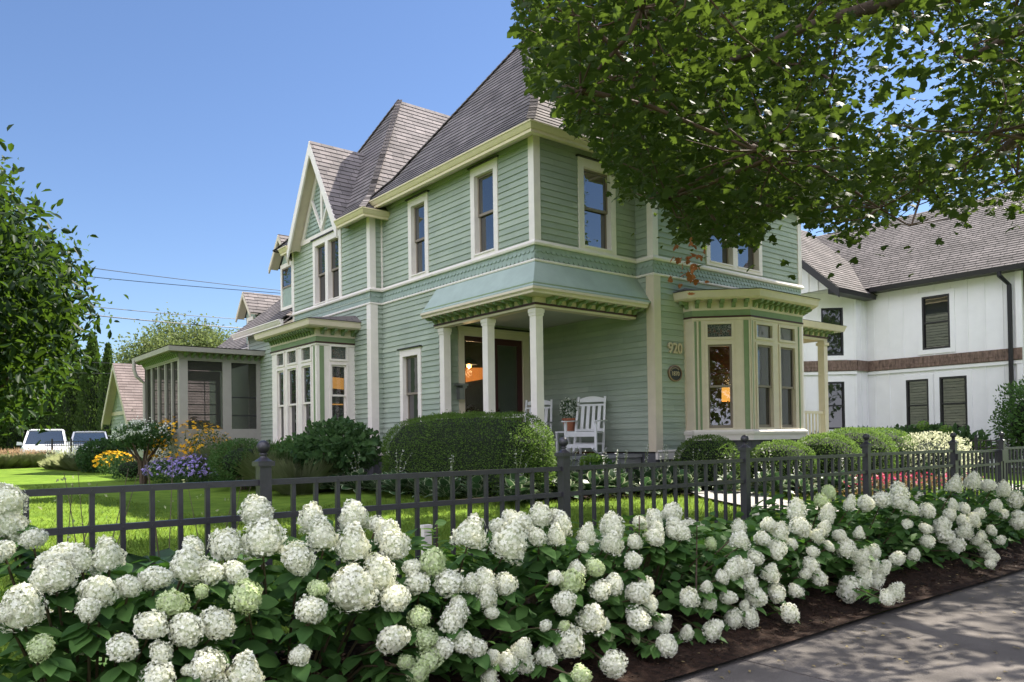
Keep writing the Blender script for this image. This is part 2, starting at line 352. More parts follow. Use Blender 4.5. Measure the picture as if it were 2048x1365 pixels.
# upper walls
fA, fB, fF, fC = FX(0), FX(-.28), FY(0), FY(-.42)
holes = {k: [] for k in 'ABFC'}
holes['A'].append(window(H, fA, .96, 1.77, 4.45, 6.13, [(1.08, 1.65, 4.54, 5.97)]))
holes['A'].append(window(H, fA, 3.22, 3.97, 4.45, 6.10, [(3.34, 3.85, 4.54, 5.95)]))
holes['F'].append(window(H, fF, 1.0, 1.93, 4.45, 6.08, [(1.13, 1.80, 4.54, 5.93)]))
holes['C'].append(window(H, fC, 4.02, 5.9, 4.5, 6.05, [(4.14, 4.88, 4.59, 5.9), (5.04, 5.78, 4.59, 5.9)]))
holes['B'].append(window(H, fB, 6.44, 7.95, 4.42, 6.05, [(6.56, 7.12, 4.5, 5.9), (7.27, 7.83, 4.5, 5.9)], gl='glassd'))
wl = MB(); siding(wl, fA, 0, 5.12, Z2, Z3, holes['A']); siding(wl, fF, 0, 2.48, Z2, Z3, holes['F']); siding(wl, fC, 2.48, 7.4, Z2, Z3, holes['C'])
siding(wl, FX(2.48), -.42, 0, Z2, Z3); wl.build('upper_wall', M['siding'], H)
wb = MB(); siding(wb, Fr((7.4, 0), (0, 1), (1, 0)), -.42, 5.5, .85, Z3); wb.build('side_wall', M['siding'], H)
wb = MB(); siding(wb, fB, 5.12, 9.2, Z2, 6.2, holes['B']); siding(wb, FY(5.12), -.28, 0, Z2, 6.2)
siding(wb, Fr((0, 9.2), (1, 0), (0, 1)), -.28, 5, Z2, 6.2); wb.build('wing_wall', M['siding'], H)
# lower walls
lh = []
lh.append(window(H, fA, 3.55, 4.37, 1.25, 3.05, [(3.67, 4.25, 1.35, 2.9)]))
lw = MB(); siding(lw, fA, 2.9, 5.12, .9, Z1, lh); siding(lw, fC, 2.48, 7.4, .88, Z1, [(3.33, 6.57, .9, 3.8)])
siding(lw, fB, 5.12, 12.4, .9, Z1+.2, [(5.88, 8.35, .9, 3.75)]); siding(lw, FY(5.12), -.28, 0, .9, Z1)
siding(lw, FX(2.48), -.42, 2.9, .88, 4.1); siding(lw, FY(2.9), 0, 2.48, .88, 3.6, [(.44, 2.26, .8, 3.42)])
siding(lw, Fr((0, 12.4), (1, 0), (0, 1)), -.28, 4, .9, 4.3); lw.build('lower_wall', M['siding'], H)
# solid core so nothing shows light through
OUT = [(-.28, 9.2), (-.28, 5.12), (0, 5.12), (0, 0), (2.48, 0), (2.48, -.42), (7.4, -.42), (7.4, 5.5)]
cr = MB()
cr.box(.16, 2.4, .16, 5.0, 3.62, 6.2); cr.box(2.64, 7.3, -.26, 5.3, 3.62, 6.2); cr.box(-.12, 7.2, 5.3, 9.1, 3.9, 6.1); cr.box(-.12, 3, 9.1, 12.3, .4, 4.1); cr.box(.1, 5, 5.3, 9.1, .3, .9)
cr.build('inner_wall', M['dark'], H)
# scalloped shingle band
sb = MB()
for fr, a, b in ((fA, 0, 5.12), (fF, 0, 2.48), (FX(2.48), -.42, 0), (fB, 5.12, 9.2), (FY(5.12), -.28, 0)): scallops(sb, fr, a, b, Z1+.03, Z2-.01, 2)
scallops(sb, fC, 2.48, 7.4, Z1+.03, Z2-.01, 3, .105)
sb.build('scalloped_band', M['shake'], H)
tr = MB()
tr.sweep(OUT, [(-.02, Z2-.01), (.05, Z2-.01), (.062, Z2+.02), (.035, Z2+.07), (-.02, Z2+.07)])
tr.sweep(OUT, [(-.02, Z1-.01), (.034, Z1-.01), (.042, Z1+.01), (.034, Z1+.03), (-.02, Z1+.03)])
tr.build('band_trim', M['white'], H)
# corner boards
def cboard(x, y, z0, z1, sx, sy, wd=.115, mt='white'):
    """outer corner at x,y; sx, sy = outward signs; L shaped board"""
    s = MB(); t = .028
    s.box(*sorted((x+sx*t, x-sx*.004)), *sorted((y+sy*t, y-sy*wd)), z0, z1); s.box(*sorted((x-sx*.004, x-sx*wd)), *sorted((y+sy*t, y-sy*.004)), z0, z1)
    s.build('corner_board', M[mt], H)
cboard(0, 0, Z2+.07, 6.26, -1, -1); cboard(2.48, -.42, Z2+.07, 6.26, -1, -1); cboard(-.28, 5.12, Z2+.07, 6.12, -1, -1); cboard(7.4, -.42, Z2+.07, 6.26, 1, -1)
cboard(2.48, -.42, .88, Z1-.01, -1, -1, .16, 'cream'); cboard(-.28, 5.12, .9, Z1-.01, -1, -1, .15); cboard(7.4, -.42, .88, Z1-.01, 1, -1)
for a in ((-.305, -.27, 9.1, 9.2, 3.9, 6.1), (-.30, -.27, 12.3, 12.4, .9, 4.1), (-.03, .0, 5.06, 5.12, Z2+.07, 6.2)): s = MB(); s.box(*a); s.build('corner_board', M['white'], H)
# skirt and foundation
sk = MB(); SP = [(-.28, 12.4), (-.28, 5.12), (0, 5.12), (0, 2.9)]
sk.sweep(SP, [(-.02, .84), (.05, .84), (.06, .87), (.03, .92), (-.02, .92)]); sk.sweep([(2.48, -.42), (7.4, -.42), (7.4, 5.5)], [(-.02, .74), (.035, .74), (.035, .86), (.06, .88), (.03, .91), (-.02, .91)])
sk.build('skirt_board', M['white'], H)
fd = MB(); fd.sweep([(-.28, 12.4), (-.28, 5.12), (0, 5.12), (0, 0), (2.48, 0), (2.48, -.42), (7.4, -.42), (7.4, 5.5)], [(-.25, 0), (-.02, 0), (-.02, .86), (-.25, .86)]); fd.build('foundation', M['stone'], H)
# ---------------- main roofs
rf = MB()
hip(rf, -.37, 7.77, -.37, 5.3, [(0, 6.26), (.5, 6.78), (2.83, 10.02)])
hip(rf, 2.11, 7.78, -.80, 4.87, [(0, 6.27), (.5, 6.79), (2.83, 9.6)], 'LRF')
ro = rf.build('main_roof', M['shing'], H)
rb = MB(); hip(rb, -.65, 6.2, 4.78, 9.52, [(0, 6.05), (.45, 6.5), (2.36, 9.75)], 'FRB'); hip(rb, -.65, 6.2, 4.78, 9.52, [(.45, 6.5), (2.36, 9.75)], 'L')
roof_plane(rb, [(-.65, 4.78, 6.05), (-.65, 6.08, 6.05), (-.2, 6.33, 6.5), (-.2, 5.23, 6.5)]); roof_plane(rb, [(-.65, 8.72, 6.05), (-.65, 9.52, 6.05), (-.2, 9.07, 6.5), (-.2, 8.47, 6.5)]); rb.build('wing_roof', M['shing'], H)
GUT = [(.27, .0), (.33, .0), (.33, .055), (.345, .055), (.365, .085), (.39, .13), (.405, .135), (.405, .16), (.27, .16)]
gt = MB(); EA = [(.0, 5.0), (0, 0), (2.48, 0), (2.48, -.42), (7.4, -.42), (7.4, 5.0)]
gt.sweep(EA, [(a, b+6.11) for a, b in GUT])
m_gut = mat('cream_gutter', (.70, .61, .38), .4, var=.04); gt.build('gutter', m_gut, H)
gt = MB(); gt.sweep([(-.28, 6.05), (-.28, 5.12), (.1, 5.12)], [(a, b+5.90) for a, b in GUT]); gt.build('gutter', m_gut, H)
gt = MB(); gt.sweep([(-.28, 9.2), (-.28, 8.7)], [(a, b+5.90) for a, b in GUT]); gt.build('gutter', m_gut, H)
sf = MB(); sf.sweep(EA, [(-.03, 6.30), (.27, 6.14), (.27, 6.11), (-.03, 6.24)]); sf.build('soffit', M['cream'], H)
for q_ in ([(-.28, 6.05), (-.28, 5.12), (.1, 5.12)], [(-.28, 9.2), (-.28, 8.72)]): sf = MB(); sf.sweep(q_, [(-.03, 6.10), (.27, 5.93), (.27, 5.90), (-.03, 6.04)]); sf.build('soffit', M['cream'], H)
# gabled dormer of the wing
GX, GY, GZ, GH = -.62, 7.40, 8.28, 1.34; GB = 6.02
gd = MB(); sl = (GZ-GB)/GH
roof_plane(gd, [(GX, GY-GH, GB), (1.6, GY-GH, GB), (1.6, GY, GZ), (GX, GY, GZ)]); roof_plane(gd, [(GX, GY+GH, GB), (1.6, GY+GH, GB), (1.6, GY, GZ), (GX, GY, GZ)])
go = gd.build('gable_roof', M['shing'], H)
def rake(par, fr, c, half, zb, zt, d0, d1, th, mt, nm='rake_board'):
    for s_ in (-1, 1):
        k = MB(); tt = th/math.cos(math.atan2(zt-zb, half))
        k.prism([fr(c+s_*half, d0, zb-tt), fr(c+s_*half, d0, zb-.01), fr(c, d0, zt-.01), fr(c, d0, zt-tt)], Vector(fr(0, d1, 0))-Vector(fr(0, d0, 0))); k.build(nm, M[mt], par)
f0 = FX(0)
rake(go, f0, GY, GH+.02, GB, GZ, .59, .63, .17, 'white'); rake(go, f0, GY, GH-.02, GB, GZ-.03, -.3, .588, .035, 'cream', 'soffit')
gw = MB()     # gable wall with scallop rows
zz = 6.12; hw = lambda z: (GZ-.1-z)/sl-.02
while zz < GZ-.3:
    h = hw(zz+.05)
    if h > .08:
        a, b = GY-h, GY+h; gw.fb(fB, a, b, -.02, .002, zz, min(zz+.1, GZ-.25))
        n = max(1, int((b-a)/.115)); st = (b-a)/n
        for k in range(n): 
            u = a+k*st; P = [(u+st*t/6, zz+.03-math.sin(math.pi*t/6)*.03) for t in range(7)]
            gw.poly([fB(p, .022, q) for p, q in P]+[fB(u+st, .006, zz+.1), fB(u, .006, zz+.1)])
    zz += .1
gw.build('gable_wall', M['shake'], H)
gs = MB(); d0, d1 = .0, .05
gs.fb(fB, GY-1.2, GY+1.2, d0, d1, 6.06, 6.17)
for s_ in (-1, 1):
    gs.prism([fB(GY+s_*1.16, d0, 6.17), fB(GY+s_*1.02, d0, 6.17), fB(GY, d0, 6.17+1.02*sl), fB(GY, d0, 6.17+1.16*sl)], Vector(fB(0, d1, 0))-Vector(fB(0, d0, 0)))
    gs.bar(fB(GY, .03, 6.2), fB(GY+s_*.52, .03, 7.02), .045, .085, up=(1, 0, 0))
gs.fb(fB, GY-.045, GY+.045, .005, .055, 6.17, 7.75)
gs.build('gable_truss', M['white'], H)
# ---------------- porch roof skirt
PP = [(0, 2.95), (0, 0), (2.48, 0)]
PP2 = [(0, 2.95), (0, 0), (2.36, 0)]
aw = MB(); aw.sweep(PP, [(0, Z1-.01), (.02, Z1-.01), (.30, 3.72), (.335, 3.66), (.385, 3.62), (.385, 3.60), (0, 3.60)]); 
ao = aw.build('porch_roof', M['awning'], H)
cn = MB(); cn.sweep(PP2, [(.06, 3.598), (.40, 3.598), (.405, 3.56), (.375, 3.53), (.37, 3.50), (.06, 3.50)]); cn.build('cornice', M['cream'], ao)
fz = MB(); fz.sweep(PP2, [(-.09, 3.33), (.09, 3.33), (.09, 3.499), (-.09, 3.499)]); fz.build('frieze', M['cream'], ao)
stp = MB(); stp.sweep(PP2, [(.08, 3.37), (.108, 3.37), (.108, 3.405), (.08, 3.405)]); stp.build('stripe', M['burg'], ao)
sa = MB(); sa.sweep([(0, 2.9), (0, 0), (2.48, 0)], [(.322, 3.685), (.345, 3.655), (.341, 3.650), (.318, 3.68)]); sa.build('seam', M['green'], ao)
bsrc = {}
def bracket_mesh(dep=.24, h=.08, wd=.07):
    k = (dep, h, wd)
    if k in bsrc: return bsrc[k]
    s = MB(); pr_ = [(0, 0), (dep, 0), (dep, -h*.30), (dep*.85, -h*.55), (dep*.62, -h*.62), (dep*.42, -h*.50), (dep*.30, -h*.62), (dep*.26, -h*.9), (dep*.12, -h*1.25), (0, -h*1.3)]
    s.prism([(-wd/2, -a, b) for a, b in pr_], (wd, 0, 0)); o = s.build('bracket', M['green']); me = o.data; bpy.data.objects.remove(o); bsrc[k] = me; return me
def brackets(par, fr, us, dd, z, dep=.24, h=.08, wd=.07):
    me = bracket_mesh(dep, h, wd); N = Vector(fr(0, 1, 0))-Vector(fr(0, 0, 0)); ang = math.atan2(N.y, N.x)+math.pi/2
    for u in us:
        o = bpy.data.objects.new('bracket', me); col.objects.link(o); o.location = fr(u, dd, z); o.rotation_euler[2] = ang; setpar(o, par)
brackets(ao, fA, np.linspace(.02, 2.85, 13), .09, 3.499); brackets(ao, fF, np.linspace(.18, 2.28, 10), .09, 3.499)
s = MB(); s.box(.1, 2.46, .1, 2.88, 3.50, 3.52); s.build('porch_ceiling', M['ceil'], H)
s = MB(); s.box(-.06, 2.46, -.1, 2.9, .78, .84); s.sweep([(0, 2.9), (0, 0), (2.48, 0)], [(-.05, .62), (.05, .62), (.05, .775), (-.05, .775)]); s.build('porch_floor', M['floor'], H)
for (x, y) in ((.03, .03), (.03, 1.36), (.03, 2.76)):
    s = MB(); a = .078; s.box(x-a, x+a, y-a, y+a, .84, 3.33); s.box(x-a-.022, x+a+.022, y-a-.022, y+a+.022, 3.25, 3.315); s.box(x-a-.012, x+a+.012, y-a-.012, y+a+.012, 3.2, 3.25); s.box(x-a-.02, x+a+.02, y-a-.02, y+a+.02, .842, .98); s.build('porch_column', M['white'], H)
s = MB()
for y0, y1 in ((.108, 1.282), (1.438, 2.682)):
    s.box(-.005, .065, y0, y1, 1.52, 1.575); s.box(.005, .055, y0, y1, 1.40, 1.44); s.box(.005, .055, y0, y1, .95, .99)
    for k in np.linspace(y0+.08, y1-.08, 10): s.box(.015, .045, k-.016, k+.016, .99, 1.40)
s.build('porch_railing', M['white'], H)
# entrance
fD = FY(2.9)
s = MB(); fill(s, fD, .43, 2.27, .84, 3.42, -.02, .035, [(.57, 2.10, .84, 3.24)]); s.fb(fD, .40, 2.30, .036, .06, 3.36, 3.42); do = s.build('door_casing', M['cream'], H)
s = MB(); s.fb(fD, .40, 2.30, .0, .09, 3.421, 3.45); s.build('cap', M['black'], do)
s = MB(); s.fb(fD, 2.10, 2.25, .036, .05, 1.2, 1.5); 
for k, (a, b) in enumerate(((.57, 1.335), (1.335, 2.10))):
    s = MB(); sw = .05 if k == 0 else .11; fill(s, fD, a, b, .84, 3.24, -.06, -.015, [(a+sw, b-sw, .98, 3.24-(.10 if k == 0 else .13))]); d_ = s.build('door', M['burg'], H)
    s = MB(); s.fb(fD, a+sw, b-sw, -.042, -.038, .98, 3.14 if k == 0 else 3.11); s.build('pane', M['clear'], d_)
    s = MB(); s.lathe(fD(a+.1 if k else b-.08, .01, 1.75), [(0, -.03), (.03, -.02), (.03, .02), (0, .03)], 10); s.build('handle', mat('dark_bronze%d' % k, (.04, .03, .025), .35, metal=.8), d_)
s = MB(); s.fb(fD, 1.42, 2.02, -.16, -.12, .85, 3.2); s.fb(fD, 1.50, 1.94, -.119, -.11, 2.0, 2.95); s.build('inner_door', mat('beige_door', (.26, .22, .17), .5), H)
# entrance hall behind the glass
s = MB(); s.box(.2, 4.2, 2.98, 2.99, 3.3, 3.6); s.box(.18, .2, 2.99, 6.6, .8, 3.6); s.box(.2, 4.2, 6.6, 6.62, .8, 3.6); s.box(4.2, 4.22, 2.99, 6.6, .8, 3.6); s.box(.2, 4.2, 2.99, 6.6, 3.6, 3.62); s.box(.2, 4.2, 2.99, 6.6, .8, .82); s.build('hall_wall', M['room'], H)
cu = MB(); cu.prism([(1.95, 5.18, 2.66), (2.25, 5.18, 2.52), (2.95, 5.18, 2.64), (2.95, 5.18, 2.90), (1.95, 5.18, 2.84)], (0, .05, 0)); cu.build('hall_valance', mat('emissive_orange_fabric', (.6, .2, .05), .8, emis=(1., .28, .05), estr=.45, var=.3, vscale=9, stretch=(1, 1, .1)), H)  # lamplight on the valance is put in as its own emission
s = MB(); s.box(.205, .23, 4.1, 4.7, 1.7, 2.3); s.build('hall_picture', mat('framed_print', (.22, .2, .15), .6, var=.5, vscale=8), H)
pl = empty('pendant_lamp', (1.42, 3.9, 2.7), 'small dark pendant lamp glowing orange inside the front doorway', 'lamp')
s = MB(); s.tube([(1.42, 3.9, 3.6), (1.42, 3.9, 2.95)], .008); s.build('rod', M['black'], pl)
s = MB(); s.lathe((1.42, 3.9, 2.8), [(.02, .15), (.17, .05), (.19, -.01), (.18, -.02)], 14); s.build('lamp_shade', M['black'], pl)
s = MB(); s.lathe((1.42, 3.9, 2.76), [(0, .05), (.05, .02), (.05, -.03), (0, -.06)], 12); s.build('bulb', mat('warm_bulb', (1, .6, .3), .5, emis=(1, .38, .08), estr=9), pl)
def bulb_light(nm, loc, e_, par):
    l = bpy.data.lights.new(nm, 'POINT'); l.energy = e_; l.color = (1, .62, .32); l.shadow_soft_size = .08; o = bpy.data.objects.new(nm, l); col.objects.link(o); o.location = loc; setpar(o, par)
bulb_light('lamp_light', (1.42, 3.9, 2.6), 22, pl)
# ---------------- bay window builder
def bay(par_label, path, holes_by_face, zt, trim, base_z, roof_in, roof_z, brk):
    o = MB(); n = len(path)
    frs = []
    for i in range(n-1):
        a = Vector(path[i]); b = Vector(path[i+1]); d = (b-a); l = d.length; d.normalize(); frs.append((Fr(a, (d.x, d.y), (d.y, -d.x)), l))
    for i, (fr, l) in enumerate(frs):
        e0 = .1 if i > 0 and abs(Vector(path[i]).x-Vector(path[i-1]).x)*abs(Vector(path[i+1]).x-Vector(path[i]).x) < 1e-6 and abs((Vector(path[i])-Vector(path[i-1])).normalized().dot((Vector(path[i+1])-Vector(path[i])).normalized())) < .1 else 0.0; fill(o, fr, e0, l, base_z, zt-.50, -.10, .0, holes_by_face.get(i, []))
    b = o.build('bay_window', M[trim], H); b['label'] = par_label
    s = MB(); s.sweep(path, [(-.08, zt-.50), (.02, zt-.50), (.02, zt-.46), (-.08, zt-.46)]); s.build('header', M[trim], b)
    s = MB(); s.sweep(path, [(-.08, zt-.46), (.035, zt-.46), (.035, zt-.43), (-.08, zt-.43)]); s.build('stripe', M['burg'], b)
    s = MB(); s.sweep(path, [(-.08, zt-.43), (.02, zt-.43), (.02, zt-.32), (-.08, zt-.32)]); s.build('green_band', M['green'], b)
    s = MB(); s.sweep(path, [(-.08, zt-.32), (.028, zt-.32), (.028, zt-.15), (-.08, zt-.15)]); s.build('frieze', M['cream'], b)
    s = MB(); s.sweep(path, [(-.08, zt-.15), (.26, zt-.15), (.30, zt-.12), (.315, zt-.03), (.335, zt), (-.08, zt)]); s.build('cornice', M['cream'], b)
    s = MB(); s.sweep(path, [(-.02, base_z-.02), (.07, base_z-.02), (.08, base_z+.03), (.02, base_z+.07), (-.02, base_z+.07)]); s.sweep(path, [(-.02, base_z-.13), (.04, base_z-.13), (.04, base_z-.02), (-.02, base_z-.02)]); s.build('sill', M['white'], b)
    s = MB(); s.sweep(path, [(-.1, .1), (-.03, .1), (-.03, base_z-.13), (-.1, base_z-.13)]); s.build('bay_base', M['stone'], b)
    # low roof
    s = MB(); P = [Vector(p) for p in path]; ring = []
    for i in range(n):
        ns = []
        if i > 0: d = (P[i]-P[i-1]).normalized(); ns.append(Vector((d.y, -d.x)))
        if i < n-1: d = (P[i+1]-P[i]).normalized(); ns.append(Vector((d.y, -d.x)))
        m = ns[0] if len(ns) == 1 else (ns[0]+ns[1])/(1+ns[0].dot(ns[1])); ring.append((P[i].x+m.x*.345, P[i].y+m.y*.345, zt+.012))
    top = [(x, y, roof_z) for x, y in roof_in]
    for i in range(n-1): s.poly([ring[i], ring[i+1], top[i+1], top[i]], [(0, 0), (1, 0), (1, .5), (0, .5)])
    s.poly(ring[::-1]); s.build('bay_roof', M['shing'], b)
    for i, us in brk.items(): brackets(b, frs[i][0], us, .028, zt-.15, .2, .10, .07)
    return b, frs
pathC = [(3.33, -.42), (3.33, -.62), (4.07, -1.36), (5.83, -1.36), (6.57, -.62), (6.57, -.42)]
hC = {1: [(.27, .71, 3.0, 3.24), (.27, .71, 1.30, 2.86)], 2: [(.20, .70, 3.0, 3.24), (.97, 1.47, 3.0, 3.24), (.20, .70, 1.30, 2.86), (.97, 1.47, 1.30, 2.86)], 3: [(.3, .74, 3.0, 3.24), (.3, .74, 1.3, 2.86)]}
bC, frC = bay('three sided cream bay window under the maple', pathC, hC, 3.82, 'cream', 1.20, [(3.33, -.40), (3.40, -.40), (4.2, -.405), (5.7, -.405), (6.5, -.4), (6.57, -.4)], 3.98,
        {0: [.10], 1: list(np.linspace(.08, .97, 5)), 2: list(np.linspace(.09, 1.68, 10)), 3: list(np.linspace(.1, .95, 5))})
def bay_glass(b, frs, hs, sash, gl, lead_faces, wide=.045):
    for i, hl in hs.items():
        fr = frs[i][0]
        for (a, c, z0, z1) in hl:
            s = MB(); w_ = wide; fill(s, fr, a-w_, c+w_, z0-w_, z1+w_, .0, .022, [(a, c, z0, z1)]); wo = s.build('window', M['cream'] if sash == 'sash' else M['white'], b)
            g_ = gl.get(i, 'glassd') if isinstance(gl, dict) else gl
            if z1-z0 < .5:
                s = MB(); s.fb(fr, a, c, -.03, -.025, z0, z1); s.build('pane', M['lead'] if i in lead_faces else M['glass'], b)
            else:
                s = MB(); zm = (z0+z1)/2; q = .035
                fill(s, fr, a, c, zm-.02, z1, -.05, -.015, [(a+q, c-q, zm+.02, z1-q)]); s.build('sash', M[sash], b)
                s = MB(); fill(s, fr, a, c, z0, zm+.01, -.085, -.052, [(a+q, c-q, z0+q*1.6, zm-.02)]); s.build('sash', M[sash], b)
                s = MB(); s.fb(fr, a+q, c-q, -.035, -.031, zm+.02, z1-q); s.build('pane', M[g_], b)
                s = MB(); s.fb(fr, a+q, c-q, -.07, -.066, z0+q*1.6, zm-.02); s.build('pane', M[g_], b)
bay_glass(bC, frC, hC, 'sash', {1: 'clear', 2: 'glassd', 3: 'glassd'}, (1,))
s = MB()   # green and cream pilaster strips
for i, us in ((1, (.03, .115, .93)), (2, (.035, 1.62))):
    fr = frC[i][0]
    for u in us: s = MB(); s.fb(fr, u, u+.035 if u != .93 else u+.09, .001, .012, 1.27, 3.3); s.build('pilaster_strip', M['green'], bC)
s = MB()
for i, us in ((0, (.0,)), (1, (.072, 1.02)), (2, (.0,))):
    fr = frC[i][0]
    for u in us: s = MB(); s.fb(fr, u, u+.026, .001, .026, 1.27, 3.31); s.build('pilaster', M['cream'], bC)
# lit room seen through the splayed sash
s = MB(); s.box(3.5, 6.4, 2.6, 2.62, .7, 3.6); s.box(3.45, 3.47, -.3, 2.6, .7, 3.6); s.box(6.4, 6.42, -.3, 2.6, .7, 3.6); s.box(3.45, 6.42, -.3, 2.62, 3.6, 3.62); s.box(3.45, 6.42, -1.2, 2.62, .7, .72); s.build('parlour_wall', mat('brown_room', (.09, .05, .035), .8), H)
lp = empty('table_lamp', (5.66, .3, 1.42), 'lit orange drum lampshade inside the bay window on the right', 'lamp')
s = MB(); s.lathe((5.66, .3, 1.90), [(.13, 0), (.12, .34)], 18); s.build('lamp_shade', mat('lit_lampshade', (.8, .45, .15), .7, emis=(1, .42, .08), estr=.8), lp)
s = MB(); s.lathe((5.66, .3, 1.42), [(0, 0), (.08, 0), (.03, .1), (.06, .25), (.02, .4), (.015, .6)], 12); s.build('lamp_base', M['dark'], lp)
bulb_light('lamp_light', (5.66, .3, 2.3), 10, lp)
# dining bay on the left wing
pathB = [(-.28, 8.35), (-1.2, 8.35), (-1.2, 5.88), (-.28, 5.88)]
hB = {1: [(.34, .72, 2.97, 3.24), (.95, 1.43, 2.97, 3.24), (1.74, 2.19, 2.97, 3.24), (.34, .72, 1.2, 2.84), (.95, 1.43, 1.2, 2.84), (1.74, 2.19, 1.2, 2.84)], 2: [(.34, .70, 2.97, 3.24), (.34, .70, 1.5, 2.84)]}
bB, frB = bay('square white bay window on the left wing', pathB, hB, 3.76, 'white', 1.0, [(-.28, 8.4), (-.3, 8.4), (-.3, 5.8), (-.28, 5.8)], 3.95, {1: list(np.linspace(.08, 2.4, 17)), 2: list(np.linspace(.12, .84, 4))})
bay_glass(bB, frB, hB, 'white', {1: 'glassd', 2: 'clear'}, (1, 2))
for a in ((frB[2][0], .07, .17), (frB[1][0], 2.33, 2.39)): s = MB(); s.fb(*a, .001, .012, 1.07, 3.24); s.build('pilaster_strip', M['green'], bB)
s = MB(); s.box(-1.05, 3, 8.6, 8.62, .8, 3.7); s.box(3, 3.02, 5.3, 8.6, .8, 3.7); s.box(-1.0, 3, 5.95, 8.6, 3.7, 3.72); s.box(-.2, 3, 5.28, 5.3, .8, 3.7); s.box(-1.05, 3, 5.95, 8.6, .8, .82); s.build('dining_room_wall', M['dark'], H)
s = MB(); s.prism([(-.9, 8.5, 2.62), (1.4, 8.5, 2.46), (1.4, 8.5, 2.76), (-.9, 8.5, 2.88)], (0, .05, 0)); s.box(-.9, 1.2, 8.49, 8.52, 2.10, 2.13); s.build('cabinet_glow', mat('emissive_yellow_cabinet', (.7, .45, .12), .6, emis=(1, .42, .08), estr=.35), H)  # slanted band whose emission stands in for the glow of the room
# ---------------- rear lower wing, dormers
rd = MB()
roof_plane(rd, [(-.62, 9.2, 4.28), (-.62, 12.75, 4.28), (2.6, 12.75, 6.9), (2.6, 9.2, 6.9)]); roof_plane(rd, [(5.8, 9.2, 4.28), (5.8, 12.75, 4.28), (2.6, 12.75, 6.9), (2.6, 9.2, 6.9)]); rd.build('rear_roof', M['shing'], H)
rd = MB(); roof_plane(rd, [(.0, 12.75, 4.0), (.0, 18, 4.0), (2.8, 18, 6.3), (2.8, 12.75, 6.3)]); roof_plane(rd, [(5.6, 12.75, 4.0), (5.6, 18, 4.0), (2.8, 18, 6.3), (2.8, 12.75, 6.3)]); rd.build('rear_roof', M['shing'], H)
s = MB(); s.box(.4, 5.2, 12.4, 18, .4, 4.1); s.build('rear_wall', M['siding'], H)
s = MB(); s.sweep([(-.28, 12.7), (-.28, 9.2)], [(a, b+4.13) for a, b in GUT]); s.sweep([(.34, 17.9), (.34, 12.76)], [(a, b+3.85) for a, b in GUT]); s.build('gutter', M['white'], H)
s = MB(); s.sweep([(-.28, 12.7), (-.28, 9.2)], [(-.03, 4.34), (.27, 4.17), (.27, 4.14), (-.03, 4.25)]); s.build('soffit', M['cream'], H)
def dormer(x, yc, half, z0, zw, zp, win, ov=.22, dep=1.9):
    fr = FX(x); o = MB(); h2 = half+ov; zb = zw; zt = zp
    roof_plane(o, [(x-.25, yc-h2, zb), (x+dep, yc-h2, zb), (x+dep, yc, zt), (x-.25, yc, zt)]); roof_plane(o, [(x-.25, yc+h2, zb), (x+dep, yc+h2, zb), (x+dep, yc, zt), (x-.25, yc, zt)])
    do = o.build('dormer', M['shing'], H)
    rake(do, Fr((x, 0), (0, 1), (-1, 0)), yc, h2+.01, zb, zt, .22, .26, .10, 'cream'); rake(do, fr, yc, h2-.01, zb, zt-.02, .0, .22, .03, 'cream', 'soffit')
    s = MB(); s.box(x+.001, x+dep, yc-half, yc+half, z0, zw+.05); sl_ = (zt-zb)/h2
    s.prism([(x+.001, yc-half, zw+.05), (x+.001, yc+half, zw+.05), (x+.001, yc, zw+.05+half*sl_*.92)], (.3, 0, 0)); s.build('dormer_wall', M['shake'], do)
    if win: 
        a, b, c, d = win; wd = MB(); fill(wd, fr, a, b, c, d, .0, .03, [(a+.09, b-.09, c+.08, d-.11)]); wo = wd.build('window', M['white'], H)
        sash_pair(wo, fr, a+.09, b-.09, c+.08, d-.11, M['glass'], M['sash'], d=.02)
dormer(-.15, 9.86, .42, 4.7, 5.86, 6.62, (9.46, 10.26, 4.68, 5.9))
dormer(.25, 13.6, .38, 4.2, 5.05, 5.75, (13.35, 13.85, 4.5, 5.0), .2, 1.6)
# ---------------- screened porch
X0, X1, Y0, Y1 = -2.46, -.28, 11.46, 14.9
so_ = MB(); fY = FY(Y0); fX = FX(X0)
hF = [(-2.24, -1.33, 1.55, 3.36), (-1.10, -.40, 1.55, 3.36)]; hL = [(11.6, 12.12, 1.55, 3.36), (12.2, 12.75, 1.55, 3.36), (12.83, 13.45, 1.55, 3.36), (13.53, 14.15, 1.55, 3.36), (14.23, 14.8, 1.55, 3.36)]
fill(so_, fY, X0, X1, .6, 3.40, -.09, 0, hF); fill(so_, fX, Y0+.09, Y1, .6, 3.40, -.09, 0, hL)
bk = Fr((0, Y1), (1, 0), (0, 1)); fill(so_, bk, X0, X1, .6, 3.40, -.09, 0, [(-2.3, -1.45, 1.3, 3.1), (-1.3, -.42, 1.3, 3.1)])
sp = so_.build('screened_porch', mat('putty_paint', (.37, .35, .31), .5, var=.05), H)
s = MB(); pth = [(X0, Y1), (X0, Y0), (X1, Y0)]
s.sweep(pth, [(-.08, 3.40), (.03, 3.40), (.03, 3.56), (-.08, 3.56)]); s.sweep(pth, [(-.08, 3.56), (.34, 3.56), (.36, 3.68), (-.08, 3.68)]); s.build('cornice', sp.data.materials[0], sp)
